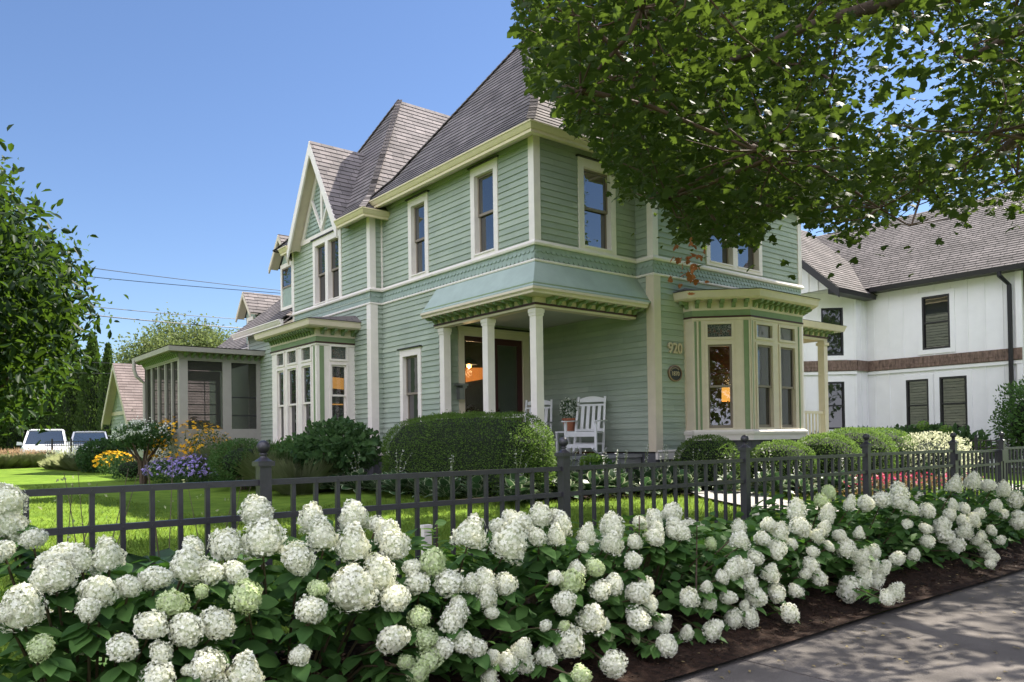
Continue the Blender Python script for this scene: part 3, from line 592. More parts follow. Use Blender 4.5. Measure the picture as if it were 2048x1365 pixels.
s = MB(); hipz = [(X0-.37, Y0-.37, 3.70), (X1+.2, Y0-.37, 3.70), (X1+.2, Y1+.2, 3.70), (X0-.37, Y1+.2, 3.70)]; s.poly(hipz, [(0, 0), (3, 0), (3, 3), (0, 3)]); s.poly([(X0-.37, Y0-.37, 3.701), (X1+.2, Y0-.37, 3.701), (X1+.2, 13, 3.9), (-1.2, 13, 3.9)], [(0, 0), (3, 0), (3, 1), (0, 1)]); s.poly([(X0-.37, Y0-.37, 3.701), (-1.2, 13, 3.9), (X0-.37, Y1+.2, 3.701)], [(0, 0), (3, 0), (0, 3)]); s.build('porch_roof', M['shing'], sp)
for i, h in enumerate(hF): s = MB(); s.fb(fY, h[0], h[1], -.05, -.047, h[2], h[3]); s.build('screen', M['screen'], sp)
for h in hL: s = MB(); s.fb(fX, h[0], h[1], -.05, -.047, h[2], h[3]); s.build('screen', M['screen'], sp)
s = MB()
for a, b in ((-2.3, -1.45), (-1.3, -.42)):
    for z in (1.35, 1.6, 2.05, 2.35, 2.75, 3.0): s.fb(bk, a, b, -.06, -.03, z, z+.035)
    s.fb(bk, (a+b)/2+.1, (a+b)/2+.12, -.06, -.03, 1.3, 3.1)
for a, b in (hF[1][:2],): s.fb(fY, a, b, -.07, -.04, 1.9, 1.93); s.fb(fY, a, b, -.07, -.04, 2.4, 2.43)
s.build('muntin', M['black'], sp)
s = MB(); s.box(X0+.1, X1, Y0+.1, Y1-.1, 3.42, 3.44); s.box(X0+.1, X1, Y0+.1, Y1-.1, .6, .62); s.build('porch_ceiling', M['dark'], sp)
brackets(sp, fX, np.linspace(Y0-.02, Y1-.1, 20), .03, 3.555, .2, .10, .07); brackets(sp, fY, np.linspace(X0+.15, X1-.15, 11), .03, 3.555, .2, .10, .07)
s = MB(); s.tube([(X0-.36, Y1-.3, 3.62), (X0-.36, Y1-.3, 3.35), (X0-.30, Y1-.3, 3.15), (X0-.08, Y1-.3, 2.95), (X0-.08, Y1-.3, .4)], .05, 8); s.build('downpipe', sp.data.materials[0], sp)
# ---------------- small right-hand porch
px0, px1, py0, py1 = 7.4, 9.25, .0, 2.2
ro = MB(); ro.sweep([(px0, py0), (px1, py0), (px1, py1)], [(-.1, 3.42), (.0, 3.42), (.0, 3.62), (.28, 3.62), (.33, 3.75), (-.1, 3.75)]); rp = ro.build('side_porch', M['cream'], H)
s = MB(); s.poly([(px0, py0-.34, 3.757), (px1+.34, py0-.34, 3.757), (px1, py1, 3.95), (px0, py1, 3.95)], [(0, 0), (2, 0), (2, 1), (0, 1)]); s.build('porch_roof', M['shing'], rp)
s = MB(); s.sweep([(px0, py0), (px1, py0), (px1, py1)], [(-.05, 3.46), (.02, 3.46), (.02, 3.50), (-.05, 3.50)]); s.build('stripe', M['burg'], rp)
brackets(rp, FY(py0), np.linspace(px0+.15, px1-.08, 8), .0, 3.62, .2, .10, .07)
s = MB(); s.box(px1-.16, px1, py0, py0+.16, .8, 3.42); s.box(px1-.19, px1+.03, py0-.03, py0+.19, 3.3, 3.37); s.build('porch_column', M['cream'], rp)
s = MB(); s.box(px0, px1-.16, py0+.05, py0+.11, 1.66, 1.72); s.box(px0, px1-.16, py0+.06, py0+.10, .95, .99)
for k in np.arange(px0+.1, px1-.2, .145): s.box(k, k+.035, py0+.065, py0+.095, .99, 1.66)
s.build('railing', M['cream'], rp)
s = MB(); s.box(px0, px1, py0, py1, .6, .84); s.build('porch_floor', M['floor'], rp)
s = MB(); s.box(px0, px1-.02, py0+.02, py1, 3.43, 3.45); s.build('porch_ceiling', mat('warm_porch_ceiling', (.55, .38, .22), .6), rp)
# number and plaque
def text(name, body, size, loc, rotz, ext, m, par=None, label=None, cat=None, bevel=0., sp_=1.0):
    cu = bpy.data.curves.new(name+'_c', 'FONT'); cu.body = body; cu.size = size; cu.extrude = ext; cu.align_x = 'CENTER'; cu.align_y = 'CENTER'; cu.offset = bevel; cu.space_character = sp_
    o = bpy.data.objects.new(name+'_t', cu); col.objects.link(o); bpy.context.view_layer.update()
    me = bpy.data.meshes.new_from_object(o.evaluated_get(bpy.context.evaluated_depsgraph_get())); bpy.data.objects.remove(o)
    me.materials.clear(); me.materials.append(m); q = bpy.data.objects.new(name, me); col.objects.link(q); q.location = loc; q.rotation_euler = (math.pi/2, 0, rotz)
    if par is not None: setpar(q, par)
    return tag(q, label, cat)
m_num = mat('brass_number', (.62, .50, .34), .4, metal=.3)
hn = empty('house_number', (3.0, -.45, 2.72), 'brass house number 920 on the siding left of the bay window', 'sign')
for i, ch in enumerate('920'): text('digit', ch, .27, (2.88+i*.135, -.455, 2.79), 0, .012, m_num, hn, bevel=.006)
pq = empty('wall_plaque', (3.0, -.45, 2.33), 'small oval bronze plaque reading 1870 below the house number', 'plaque')
s = MB(); n = 32; ell = lambda a, b, y: [(3.0+a*math.cos(2*math.pi*k/n), y, 2.33+b*math.sin(2*math.pi*k/n)) for k in range(n)]
e0, e1, e2, e3 = ell(.19, .155, -.436), ell(.19, .155, -.47), ell(.165, .13, -.475), ell(.165, .13, -.462)
for A_, B_ in ((e0, e1), (e1, e2), (e2, e3)):
    for k in range(n): s.poly([A_[k], A_[(k+1) % n], B_[(k+1) % n], B_[k]])
s.build('plaque_rim', mat('bronze_rim', (.30, .20, .13), .4, metal=.6), pq)
s = MB(); s.poly(e3); s.build('plaque_face', mat('dark_plaque', (.03, .028, .035), .4), pq)
text('year', '1870', .115, (3.0, -.466, 2.32), 0, .004, m_num, pq)
for k in range(9):
    a = R_(150-15*k); ch = 'LANDMARK '[k]
    if ch != ' ': q = text('letter', ch, .04, (3.0+.138*math.cos(a), -.466, 2.33+.103*math.sin(a)), 0, .002, m_num, pq); q.rotation_euler = (math.pi/2, -(a-math.pi/2), 0)
# ------------------------------------------------------------------ ground and paths
def sheet(name, xs, ys, zf, m, kind='structure', par=None, skirt=None):
    V = [(x, y, zf(x, y)) for y in ys for x in xs]; nx = len(xs); Fc = [(j*nx+i, j*nx+i+1, (j+1)*nx+i+1, (j+1)*nx+i) for j in range(len(ys)-1) for i in range(nx-1)]
    me = bpy.data.meshes.new(name); me.from_pydata(V, [], Fc); me.polygons.foreach_set('use_smooth', [True]*len(Fc)); me.materials.append(m)
    o = bpy.data.objects.new(name, me); col.objects.link(o); return tag(o, kind=kind)
m_lawn = mat('lawn', (.085, .155, .016), .9, vscale=2.6, col2=(.17, .26, .032), bump=.9, bscale=55, spec=.1, detail=9)
near = np.arange(-26, 26.01, .5); far = np.array([-1500, -600, -250, -120, -60, -38]); xs = list(far)+list(near)+list(-far[::-1]); ys = list(far)+list(np.arange(-26, 60.01, .5))+[75, 120, 250, 600, 1500]
def zg(x, y): return g(x, y)-(.02 if y > -6.6 else .02+.13*sm((-6.6-y)/.8))
sheet('ground', xs, ys, zg, m_lawn)
def mulchz(x, y): return .135+.035*math.sin(x*2.1)*math.sin(y*5)+.05*sm((-6.3-y)/.3)-.13*sm((-6.95-y)/.55)
m_mulch = mat('dark_bark_mulch', (.012, .008, .006), .95, vscale=28, col2=(.048, .027, .018), bump=1.0, bscale=45, spec=.15, detail=8)
sheet('mulch_bed', np.arange(-13, 14, .12), np.arange(-7.56, -6.08, .07), mulchz, m_mulch)
# sidewalk slab (one joint every 1.5 m)
m_walk = mat('concrete_walk', (.088, .079, .072), .92, vscale=2.2, col2=(.165, .148, .134), bump=.35, bscale=120, spec=.2, detail=10)
s = MB(); x = -14.3
while x < 26:
    s.box(x, x+1.512, -9.35, -7.5, -.12, .025+random.uniform(-.002, .002)); x += 1.52
tag(s.build('sidewalk', m_walk), kind='structure')
s = MB(); s.box(-40, 60, -19.5, -11.6, -.3, -.08); tag(s.build('road', mat('asphalt', (.05, .05, .05), .9, var=.2, bump=.3)), kind='structure')
# mulch beds along the house
def bed(name, pts, zo=.035):
    s = MB(); s.poly([(x, y, g(x, y)+zo) for x, y in pts]); 
    c = np.mean(pts, axis=0); return tag(s.build(name, m_mulch), kind='structure')
def strip(name, cl, wd, m, zo, kind='structure', th=.0):
    s = MB(); L = []
    for i, p in enumerate(cl):
        a = Vector(cl[max(i-1, 0)]); b = Vector(cl[min(i+1, len(cl)-1)]); d = (b-a).normalized(); n = Vector((-d.y, d.x)); w_ = wd[i] if isinstance(wd, (list, tuple)) else wd
        q0 = Vector(p)+n*w_/2; q1 = Vector(p)-n*w_/2; L.append(((q0.x, q0.y, g(*q0)+zo), (q1.x, q1.y, g(*q1)+zo)))
    for a, b in zip(L, L[1:]): s.poly([a[0], a[1], b[1], b[0]])
    return tag(s.build(name, m), kind=kind)
def sub(cl, n=8):
    o = []
    for a, b in zip(cl, cl[1:]):
        for k in range(n): t = k/n; o.append((a[0]+(b[0]-a[0])*t, a[1]+(b[1]-a[1])*t))
    return o+[cl[-1]]
strip('flower_bed', sub([(-.7, 16), (-.7, 5), (-.7, 0), (-.5, -.6), (.5, -1.0), (4.5, -1.7), (8, -1.9)]), 1.5, m_mulch, .012)
m_path = mat('pale_concrete_path', (.27, .26, .24), .9, vscale=3, col2=(.36, .345, .32), bump=.2, bscale=90)
strip('path', sub([(1.1, -6.2), (1.15, -4.6), (1.35, -3.6), (1.75, -2.6), (2.3, -1.9)]), 1.05, m_path, .022)
strip('path', sub([(1.15, -6.05), (3.5, -6.0), (5.9, -5.5), (7.3, -4.75), (9.0, -2.9), (10.6, -1.2)]), .95, m_path, .018)
# gravel-free grass blades near the fence
def leafmesh(name, P, A, Nn, S, tv, tf, m, par=None, rnd=None, smooth=False, mi=None, uvv=None):
    """instances a leaf template (x along, y across, z normal) as one mesh"""
    P = np.asarray(P, float); n = len(P); A = np.asarray(A, float); A = A/np.linalg.norm(A, axis=1, keepdims=True)
    Nn = np.asarray(Nn, float); B = np.cross(Nn, A); bl = np.linalg.norm(B, axis=1, keepdims=True); bl[bl < 1e-6] = 1; B = B/bl; C = np.cross(A, B)
    tv = np.asarray(tv, float); S = np.asarray(S, float).reshape(n, -1)
    if S.shape[1] == 1: S = np.repeat(S, 3, 1)
    V = P[:, None, :]+tv[None, :, 0:1]*S[:, None, 0:1]*A[:, None, :]+tv[None, :, 1:2]*S[:, None, 1:2]*B[:, None, :]+tv[None, :, 2:3]*S[:, None, 2:3]*C[:, None, :]
    k = len(tv); me = bpy.data.meshes.new(name); me.vertices.add(n*k); me.vertices.foreach_set('co', V.astype(np.float32).ravel())
    loops = np.concatenate([np.array(f) for f in tf]); nl = len(loops); allL = (loops[None, :]+(np.arange(n)*k)[:, None]).ravel()
    me.loops.add(len(allL)); me.loops.foreach_set('vertex_index', allL.astype(np.int32))
    ls = np.cumsum([0]+[len(f) for f in tf])[:-1]; st = (ls[None, :]+(np.arange(n)*nl)[:, None]).ravel()
    me.polygons.add(len(st)); me.polygons.foreach_set('loop_start', st.astype(np.int32))
    if smooth: me.polygons.foreach_set('use_smooth', np.ones(len(st), bool))
    a = me.attributes.new('rnd', 'FLOAT', 'POINT'); r = rng.random(n) if rnd is None else np.asarray(rnd); a.data.foreach_set('value', np.repeat(r, k).astype(np.float32))
    if uvv is not None:
        b = me.attributes.new('edge', 'FLOAT', 'POINT'); b.data.foreach_set('value', np.tile(np.array(uvv, np.float32), n))
    for mm in (m if isinstance(m, (list, tuple)) else [m]): me.materials.append(mm)
    if mi is not None: me.polygons.foreach_set('material_index', np.tile(np.array(mi, np.int32), n))
    me.update(calc_edges=True); me.validate(); o = bpy.data.objects.new(name, me); col.objects.link(o)
    if par is not None: setpar(o, par)
    return o
def rdir(n, zb=0., zs=1.):
    v = rng.normal(size=(n, 3)); v[:, 2] = v[:, 2]*zs+zb; return v/np.linalg.norm(v, axis=1, keepdims=True)
BL = [(0, -.5, 0), (0, .5, 0), (.6, .3, .12), (1, 0, .4), (.6, -.3, .12)]; BLF = [(0, 1, 2, 3, 4)]
n = 95000
gx = rng.uniform(-13, 7, n); gy = -6.05+rng.power(.6, n)*7.5
keep = np.array([not (y > -1.35 and x > -1.4) and not (abs(x-(1.2 if y < -3.6 else 1.2+.5*(y+3.6))) < .6) and not (x > 1 and y < -5.4) for x, y in zip(gx, gy)]); gx, gy = gx[keep], gy[keep]; n = len(gx)
m_gr = mat('grass_blade', (.10, .175, .018), .7, attr=True, col2=(.23, .31, .05), trans=.4, tcol=(.27, .38, .045))
tag(leafmesh('grass', np.c_[gx, gy, [g(a, b)-.02 for a, b in zip(gx, gy)]], rdir(n, 2.0, .5), rdir(n), np.c_[rng.uniform(.045, .085, n), rng.uniform(.004, .008, n), np.full(n, .05)], BL, BLF, m_gr), 'short mown green grass of the front lawn', 'grass', kind='stuff')
gx = rng.uniform(-20, -5, 40000); gy = rng.uniform(-3, 14, 40000); tag(leafmesh('grass', np.c_[gx, gy, [g(a, b)-.02 for a, b in zip(gx, gy)]], rdir(40000, 2.0, .5), rdir(40000), np.c_[rng.uniform(.035, .06, 40000), rng.uniform(.008, .012, 40000), np.full(40000, .05)], BL, BLF, m_gr), 'sunlit mown grass of the left side lawn', 'grass', kind='stuff')
# ------------------------------------------------------------------ iron fence
m_iron = mat('charcoal_iron', (.036, .033, .040), .36, var=.15, vscale=30, bump=.05, bscale=60, spec=.5)
FY_ = -6.3; ZT = .957; PW = 1.885; pxs = [-7.105-2*PW, -7.105-PW, -7.105, -5.22, -3.335, -1.45, .435]
def post_mesh(h=.94, a=.0275):
    s = MB(); s.box(-a, a, -a, a, 0, h); b = a+.012; s.box(-b, b, -b, b, h, h+.022); s.lathe((0, 0, h+.022), [(b*1.1, 0), (b*.6, .012), (.016, .02), (.014, .028), (.022, .032), (.014, .038)], 14)
    s.lathe((0, 0, h+.022), [(.0, .033)]+[(.031*math.sin(math.pi*k/10), .066-.031*math.cos(math.pi*k/10)) for k in range(11)], 16); return s
def post(x, y, z0, nm='fence_post', lab='black fence post with ball cap', grp='ball-capped posts of the front fence', scale=1.0, h=.94):
    o = post_mesh(h).build(nm, m_iron, None, smooth=False); o.location = (x, y, z0); tag(o, lab, 'fence post', grp)
    for p in o.data.polygons: p.use_smooth = len(p.vertices) == 4 and abs(p.normal.z) not in (0., 1.) and p.center.z > h+.03
    return o
PL = ['black ball-capped fence post left of the frame edge', 'black fence post hidden by the far left flowers', 'black ball-capped fence post nearest the camera, left of the big white flower cones', 'black ball-capped fence post in front of the rocking chairs', 'black ball-capped fence post in front of the bay window', 'black ball-capped fence post before the red flower bed', 'black gate post with hinges on the left of the gate']
FF = empty('front_fence', (-3, FY_, .08), 'long black iron garden fence with ball-capped posts behind the white hydrangeas', 'fence')
for x, l in zip(pxs, PL):
    if x > -9.2: o = post(x, FY_, .08, lab=l); del o['category'], o['group'], o['label']; setpar(o, FF)
def panel(x0, x1, zt, y, n, lab, nm='panel', z0=.21):
    r = empty(nm, ((x0+x1)/2, y, z0))
    if nm == 'panel': setpar(r, FF)
    else: tag(r, lab, 'gate')
    a = .0135
    for nm_, z in (('top_rail', zt-.013), ('middle_rail', zt-.17), ('bottom_rail', z0)):
        s = MB(); s.box(x0, x1, y-a, y+a, z-a, z+a)
        for k in range(1, n+1):
            xx = x0+(x1-x0)*k/(n+1); s.tube([(xx, y-a-.003, z), (xx, y-a, z)], .004, 6)
        s.build(nm_, m_iron, r)
    s = MB(); me = None
    for k in range(1, n+1):
        xx = x0+(x1-x0)*k/(n+1); b = .0098
        if me is None:
            s.box(-b, b, -b, b, z0-.05, zt-.026); p = s.build('picket', m_iron); me = p.data
        else: p = bpy.data.objects.new('picket', me); col.objects.link(p)
        p.location = (xx, y, 0); setpar(p, r)
LP_ = ['black iron fence panel at the far left edge', 'black iron fence panel over the sunny lawn at the left', 'black iron fence panel in front of the clipped hedge', 'black iron fence panel below the rocking chairs and corner porch', 'black iron fence panel in front of the bay window', 'black iron fence panel just left of the gate']
for i in range(1, 6): panel(pxs[i]+.0275, pxs[i+1]-.0275, ZT, FY_, 15, LP_[i])
# extra panel piece at the left, hidden part behind flowers
panel(.475, 1.70, ZT-.02, FY_, 10, 'black iron garden gate between its two posts', 'garden_gate')
gt_ = bpy.data.objects['garden_gate']
for xx in (1.775, 1.775+PW): o = post(xx, FY_, .08); del o['category'], o['group'], o['label']; setpar(o, FF)
s = MB(); s.box(1.62, 1.80, FY_-.06, FY_-.022, .80, .93); s.build('latch', m_iron, gt_)
for a in (.45, 1.68): s = MB(); s.box(a, a+.05, FY_-.022, FY_+.022, .15, ZT-.02); s.build('stile', m_iron, gt_)
for z in (.3, .84): s = MB(); s.box(.42, .5, FY_-.05, FY_-.023, z, z+.07); s.build('hinge', m_iron, gt_)
panel(1.80, 1.80+PW-.055, ZT, FY_, 15, '')
# driveway fence at the right
r = empty('boundary_fence', (12.2, -1, .15), 'long black iron fence in front of the white house', 'fence')
for nm_, z in (('top_rail', .96), ('middle_rail', .79), ('bottom_rail', .2)):
    s = MB(); s.box(12.187, 12.213, -6.0, 6, z-.013, z+.013); s.build(nm_, m_iron, r)
for y in np.arange(-5.9, 6, 1.88):
    s = MB(); s.box(12.17, 12.23, y-.03, y+.03, .1, 1.02); s.lathe((12.2, y, 1.02), [(.03, 0), (.015, .02), (.03, .04), (.02, .07), (0, .08)], 10); s.build('post', m_iron, r)
s = MB()
for k, y in enumerate(np.arange(-5.9, 5.9, .118)):
    if k % 16: 
        s = MB(); s.box(12.19, 12.21, y-.01, y+.01, .17, .95); s.build('picket', m_iron, r) 
# white marker stake in the lawn
s = MB(); X_, Y_ = at(850, 5.0); s.box(X_-.028, X_+.028, Y_-.02, Y_+.02, .1, .57); s.box(X_-.032, X_+.032, Y_-.024, Y_+.024, .57, .59); tag(s.build('stake', M['white']), 'short square white stake standing in the lawn behind the fence', 'stake')
# ------------------------------------------------------------------ rocking chairs, table, pot
m_wp = mat('white_painted_wood', (.74, .74, .74), .45, var=.03)
def rocker(x, y, rz, lab):
    r = empty('rocking_chair', (0, 0, 0), lab, 'rocking chair', 'white rocking chairs on the porch')
    W = .29
    for s_ in (-1, 1):
        s = MB(); s.tube([(s_*W, .42-.9*t, .02+.16*(2*t-1)**2*.6) for t in np.linspace(0, 1, 9)], .018, 6); s.build('rocker', m_wp, r)
        s = MB(); s.bar((s_*W, -.26, .04), (s_*W, -.26, .60), .045, .045); s.build('leg', m_wp, r)
        s = MB(); s.bar((s_*W, .20, .04), (s_*W*.9, .48, 1.10), .04, .04); s.build('back_post', m_wp, r)
        s = MB(); s.bar((s_*(W+.01), -.34, .615), (s_*(W+.01), .33, .635), .085, .022); s.build('armrest', m_wp, r)
    s = MB()
    for k in range(6): s.box(-W, W, -.27+k*.085, -.195+k*.085, .40, .42)
    s.box(-W, W, -.285, -.265, .33, .41); s.build('seat', m_wp, r)
    s = MB()
    q = lambda z: .20+.28*(z-.04)/1.06
    for xx in (-.165, -.055, .055, .165): s.bar((xx, q(.47), .47), (xx, q(.93), .93), .062, .016, up=(0, 1, 0))
    s.bar((-W*.95, q(.46), .46), (W*.95, q(.46), .46), .03, .05); s.bar((-W*.92, q(.94), .94), (W*.92, q(.94), .94), .03, .035)
    n_ = 10; y0 = q(1.05); pts = [(-W*.9, y0, 1.0)]+[(W*.9*(2*k/n_-1), y0+.01, 1.06+.05*math.sin(math.pi*k/n_)) for k in range(n_+1)]+[(W*.9, y0, 1.0)]; s.prism(pts, (0, .022, 0)); s.build('backrest', m_wp, r)
    s = MB(); s.bar((-W, -.26, .16), (W, -.26, .16), .03, .07); s.bar((-W, .24, .2), (W, .24, .2), .03, .04); s.build('stretcher', m_wp, r)
    r.location = (x, y, .845); r.rotation_euler[2] = rz; return r
rocker(1.75, .68, R_(-62), 'white slatted rocking chair on the porch, fully in view right of the column')
rocker(1.6, 1.98, R_(-55), 'white slatted rocking chair half hidden behind the porch corner column')
t = empty('side_table', (1.9, 1.18, .845), 'small white side table between the rocking chairs', 'table')
s = MB(); s.box(1.72, 2.1, 1.10, 1.48, 1.26, 1.29); s.build('table_top', m_wp, t)
for a in (1.72, 2.05):
    for b in (1.12, 1.43): s = MB(); s.box(a, a+.035, b, b+.035, .845, 1.26); s.build('leg', m_wp, t)
pt = empty('flower_pot', (1.93, 1.28, 1.29), 'terracotta pot of small white flowers on the side table', 'potted plant')
s = MB(); s.lathe((1.93, 1.28, 1.29), [(0, 0), (.10, 0), (.14, .22), (.155, .22), (.155, .25), (.13, .25), (.12, .2)], 18); s.build('pot', mat('terracotta', (.35, .13, .07), .8, var=.1), pt)
OV = [(0, 0, 0), (.25, .22, .03), (.55, .28, .02), (.82, .15, -.05), (1, 0, -.14), (.82, -.15, -.05), (.55, -.28, .02), (.25, -.22, .03), (.3, 0, -.02), (.65, 0, -.05)]
OVF = [(0, 8, 1), (1, 8, 9, 2), (2, 9, 3), (3, 9, 4), (4, 9, 5), (5, 9, 6), (6, 9, 8, 7), (7, 8, 0)]
OVS = [(0, 0, 0), (.45, .26, .06), (1, 0, -.08), (.45, -.26, .06)]; OVSF = [(0, 1, 2, 3)]
PET = []; PETF = []
for k in range(4):
    a = math.pi/2*k; c, s_ = math.cos(a), math.sin(a); b0 = len(PET)
    for (x, y, z) in ((0, 0, 0), (.42, .34, .10), (1., .0, .06), (.42, -.34, .10)): PET.append((x*c-y*s_, x*s_+y*c, z))
    PETF.append((b0, b0+1, b0+2, b0+3))
def greens(nm, c1, c2, tr=.3, tc=None, rough=.55): return mat(nm, c1, rough, attr=True, col2=c2, trans=tr, tcol=tc or tuple(min(1, x*2.2) for x in c2), spec=.14)
G = dict(box=greens('boxwood_leaf', (.035, .075, .015), (.115, .19, .035)), dark=greens('dark_leaf', (.026, .062, .022), (.062, .118, .036)), hyd=greens('hydrangea_leaf', (.045, .105, .03), (.10, .20, .05), .3, (.10, .24, .03)),
  mid=greens('mid_leaf', (.035, .085, .022), (.075, .14, .035)), lime=greens('lime_leaf', (.10, .19, .03), (.17, .27, .05)), blue=greens('blue_needle', (.045, .075, .085), (.09, .13, .14), .1), thuja=greens('arborvitae_leaf', (.018, .038, .010), (.055, .09, .02), .25),
  maple=greens('maple_leaf', (.024, .042, .012), (.055, .076, .026), .28, (.15, .235, .028)), mag=greens('magnolia_leaf', (.008, .021, .009), (.020, .040, .015), .25, (.12, .22, .02), .5), tree=greens('far_tree_leaf', (.05, .075, .025), (.12, .15, .05), .3), straw=greens('grass_straw', (.15, .20, .08), (.30, .32, .17), .3), tan=greens('tan_plume', (.28, .17, .09), (.42, .28, .17), .3), pale=greens('pale_variegated_leaf', (.22, .28, .13), (.48, .50, .32), .3))
m_white = greens('white_petal', (.68, .72, .62), (.84, .86, .78), .25, (.8, .8, .65), .6)
m_bark = mat('brown_bark', (.10, .07, .05), .9, var=.3, vscale=12, bump=.6, bscale=30, stretch=(1, 1, .2))
m_core = mat('leaf_shadow_core', (.012, .02, .008), 1.)  # near-black colour standing in for the shade between the leaves
def ell_pts(n, c, r, shell=.72, zmin=None, lump=.0):
    v = rdir(n); rad = shell+(1-shell)*rng.random(n)**.7
    if lump: rad = rad*(1+lump*np.sin(v[:, 0]*7+c[0])*np.sin(v[:, 1]*6+c[1])*np.cos(v[:, 2]*5))
    p = v*rad[:, None]*np.array(r)+np.array(c)
    if zmin is not None: k = p[:, 2] > zmin; p = p[k]; v = v[k]
    return p, v
def superball(n, c, r, pw=.55, shell=.9):
    v = rdir(n); s = np.sign(v)*np.abs(v)**pw; m = (np.abs(s)**(1/pw*1.0)).sum(1); s = v/np.power((np.abs(v)**(2/pw)).sum(1), pw/2)[:, None]
    rad = shell+(1-shell)*rng.random(n); return s*rad[:, None]*np.array(r)+np.array(c), v
def shrub(nm, lab, cat, c, r, n, leaf, m, size, tv=OVS, tf=OVSF, shell=.75, grp=None, core=True, box=None, lump=.12, up=.5, par_stem=True, zb=None):
    z0 = g(c[0], c[1]) if zb is None else zb
    e = empty(nm, (c[0], c[1], z0), lab, cat, grp)
    if box: P, Vn = superball(n, c, r, box, .90); k = P[:, 2] > z0-.02; P, Vn = P[k], Vn[k]
    else: P, Vn = ell_pts(n, c, r, shell, z0-.02, lump)
    k = len(P); A = Vn*.8+rdir(k)*.8+np.array([0, 0, up*.4]); Nn = Vn+rdir(k)*.7+np.array([0, 0, up])
    leafmesh('foliage', P, A, Nn, rng.uniform(size*.7, size*1.25, k), tv, tf, m, e)
    if par_stem:
        s = MB()
        for q in range(7):
            a = q*.9; s.tube([(c[0]+.04*math.cos(a), c[1]+.04*math.sin(a), z0-.02), (c[0]+r[0]*.4*math.cos(a), c[1]+r[1]*.4*math.sin(a), z0+(c[2]-z0)*.9)], .012)
        if core:
            s2 = MB(); 
        s.build('stem', m_bark, e)
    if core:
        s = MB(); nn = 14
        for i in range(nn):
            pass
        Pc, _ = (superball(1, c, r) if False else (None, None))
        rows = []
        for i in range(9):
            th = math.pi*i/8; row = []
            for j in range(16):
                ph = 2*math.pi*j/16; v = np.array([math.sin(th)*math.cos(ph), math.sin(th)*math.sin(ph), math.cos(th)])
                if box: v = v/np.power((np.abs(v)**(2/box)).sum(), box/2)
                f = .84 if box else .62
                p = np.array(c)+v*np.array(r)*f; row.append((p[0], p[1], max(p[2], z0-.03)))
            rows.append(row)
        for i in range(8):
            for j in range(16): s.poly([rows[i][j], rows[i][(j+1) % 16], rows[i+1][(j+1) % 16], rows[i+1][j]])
        s.build('shadow_core', m_core, e)  # solid dark core painted as the shade inside the foliage
    return e
k = 420; P, Vn = ell_pts(k, (1.93, 1.28, 1.72), (.19, .19, .21), .5); leafmesh('foliage', P, Vn+rdir(k), Vn+rdir(k), rng.uniform(.03, .06, k), OVS, OVSF, G['dark'], pt)
k = 130; P, Vn = ell_pts(k, (1.93, 1.28, 1.74), (.2, .2, .22), .93); leafmesh('blossom', P, rdir(k), Vn, rng.uniform(.02, .032, k), PET, PETF, m_white, pt)
# lantern-like mailbox beside the door
s = MB(); s.box(.34, .46, 2.72, 2.83, 1.95, 2.17); s.box(.31, .52, 2.68, 2.86, 2.22, 2.26); s.box(.38, .43, 2.83, 2.885, 2.0, 2.25); s.box(.40, .50, 2.70, 2.80, 2.17, 2.22); tag(s.build('mailbox', mat('pewter_mailbox', (.22, .22, .21), .4, metal=.5)), 'small grey mailbox hung beside the front door casing', 'mailbox')
# ------------------------------------------------------------------ garden shrubs
HB = empty('clipped_hedge', (-.95, .85, .24), 'long clipped rounded boxwood hedge in front of the porch', 'hedge')
n = 42000; P, Vn = superball(n, (-.95, .9, .78), (.57, 2.1, .79), .55, .94); k = P[:, 2] > .2; P, Vn = P[k], Vn[k]; P = P+rdir(len(P))*rng.random(len(P))[:, None]**3*.05
P[:, 2] += .05*np.sin(P[:, 1]*2.3)*np.sin(P[:, 0]*3)+.02*np.sin(P[:, 1]*9)
leafmesh('foliage', P, Vn+rdir(len(P))*.9, Vn+rdir(len(P))*.8+np.array([0, 0, .4]), rng.uniform(.022, .042, len(P)), OVS, OVSF, G['box'], HB)
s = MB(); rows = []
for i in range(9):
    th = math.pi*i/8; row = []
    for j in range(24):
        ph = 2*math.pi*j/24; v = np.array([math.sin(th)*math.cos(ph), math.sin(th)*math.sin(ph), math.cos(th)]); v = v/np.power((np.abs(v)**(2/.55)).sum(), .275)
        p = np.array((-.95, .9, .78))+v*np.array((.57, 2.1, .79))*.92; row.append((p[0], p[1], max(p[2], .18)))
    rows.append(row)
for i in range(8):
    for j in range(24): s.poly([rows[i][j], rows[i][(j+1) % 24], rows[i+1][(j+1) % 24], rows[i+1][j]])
s.build('shadow_core', m_core, HB)  # solid core in the shade colour behind the hedge leaves
shrub('viburnum', 'broad dark glossy-leaved shrub left of the clipped hedge', 'shrub', (-1.55, 4.25, 1.0), (.75, 1.15, .55), 2600, None, G['dark'], .13, OV, OVF, .55, lump=.25, core=False)
shrub('viburnum', 'rounded light-topped leafy shrub below the left bay window', 'shrub', (-1.75, 5.6, .85), (.55, .75, .42), 1300, None, G['mid'], .10, OV, OVF, .55, lump=.25, core=False)
shrub('spirea', 'dense blue-green shrub between the purple flowers and the left fence post', 'shrub', (-2.55, 6.55, .75), (.7, .75, .50), 5500, None, G['mid'], .05, lump=.2)
shrub('spirea', 'smaller green shrub at the lawn edge behind the nearest fence post ball', 'shrub', (-2.1, 5.6, .55), (.5, .6, .38), 3000, None, G['mid'], .045, lump=.2)
shrub('boxwood_ball', 'shaded round boxwood under the splayed side of the bay window', 'shrub', (2.75, -1.35, .62), (.56, .56, .55), 9000, None, G['box'], .032, box=.85, grp='round boxwoods by the bay window')
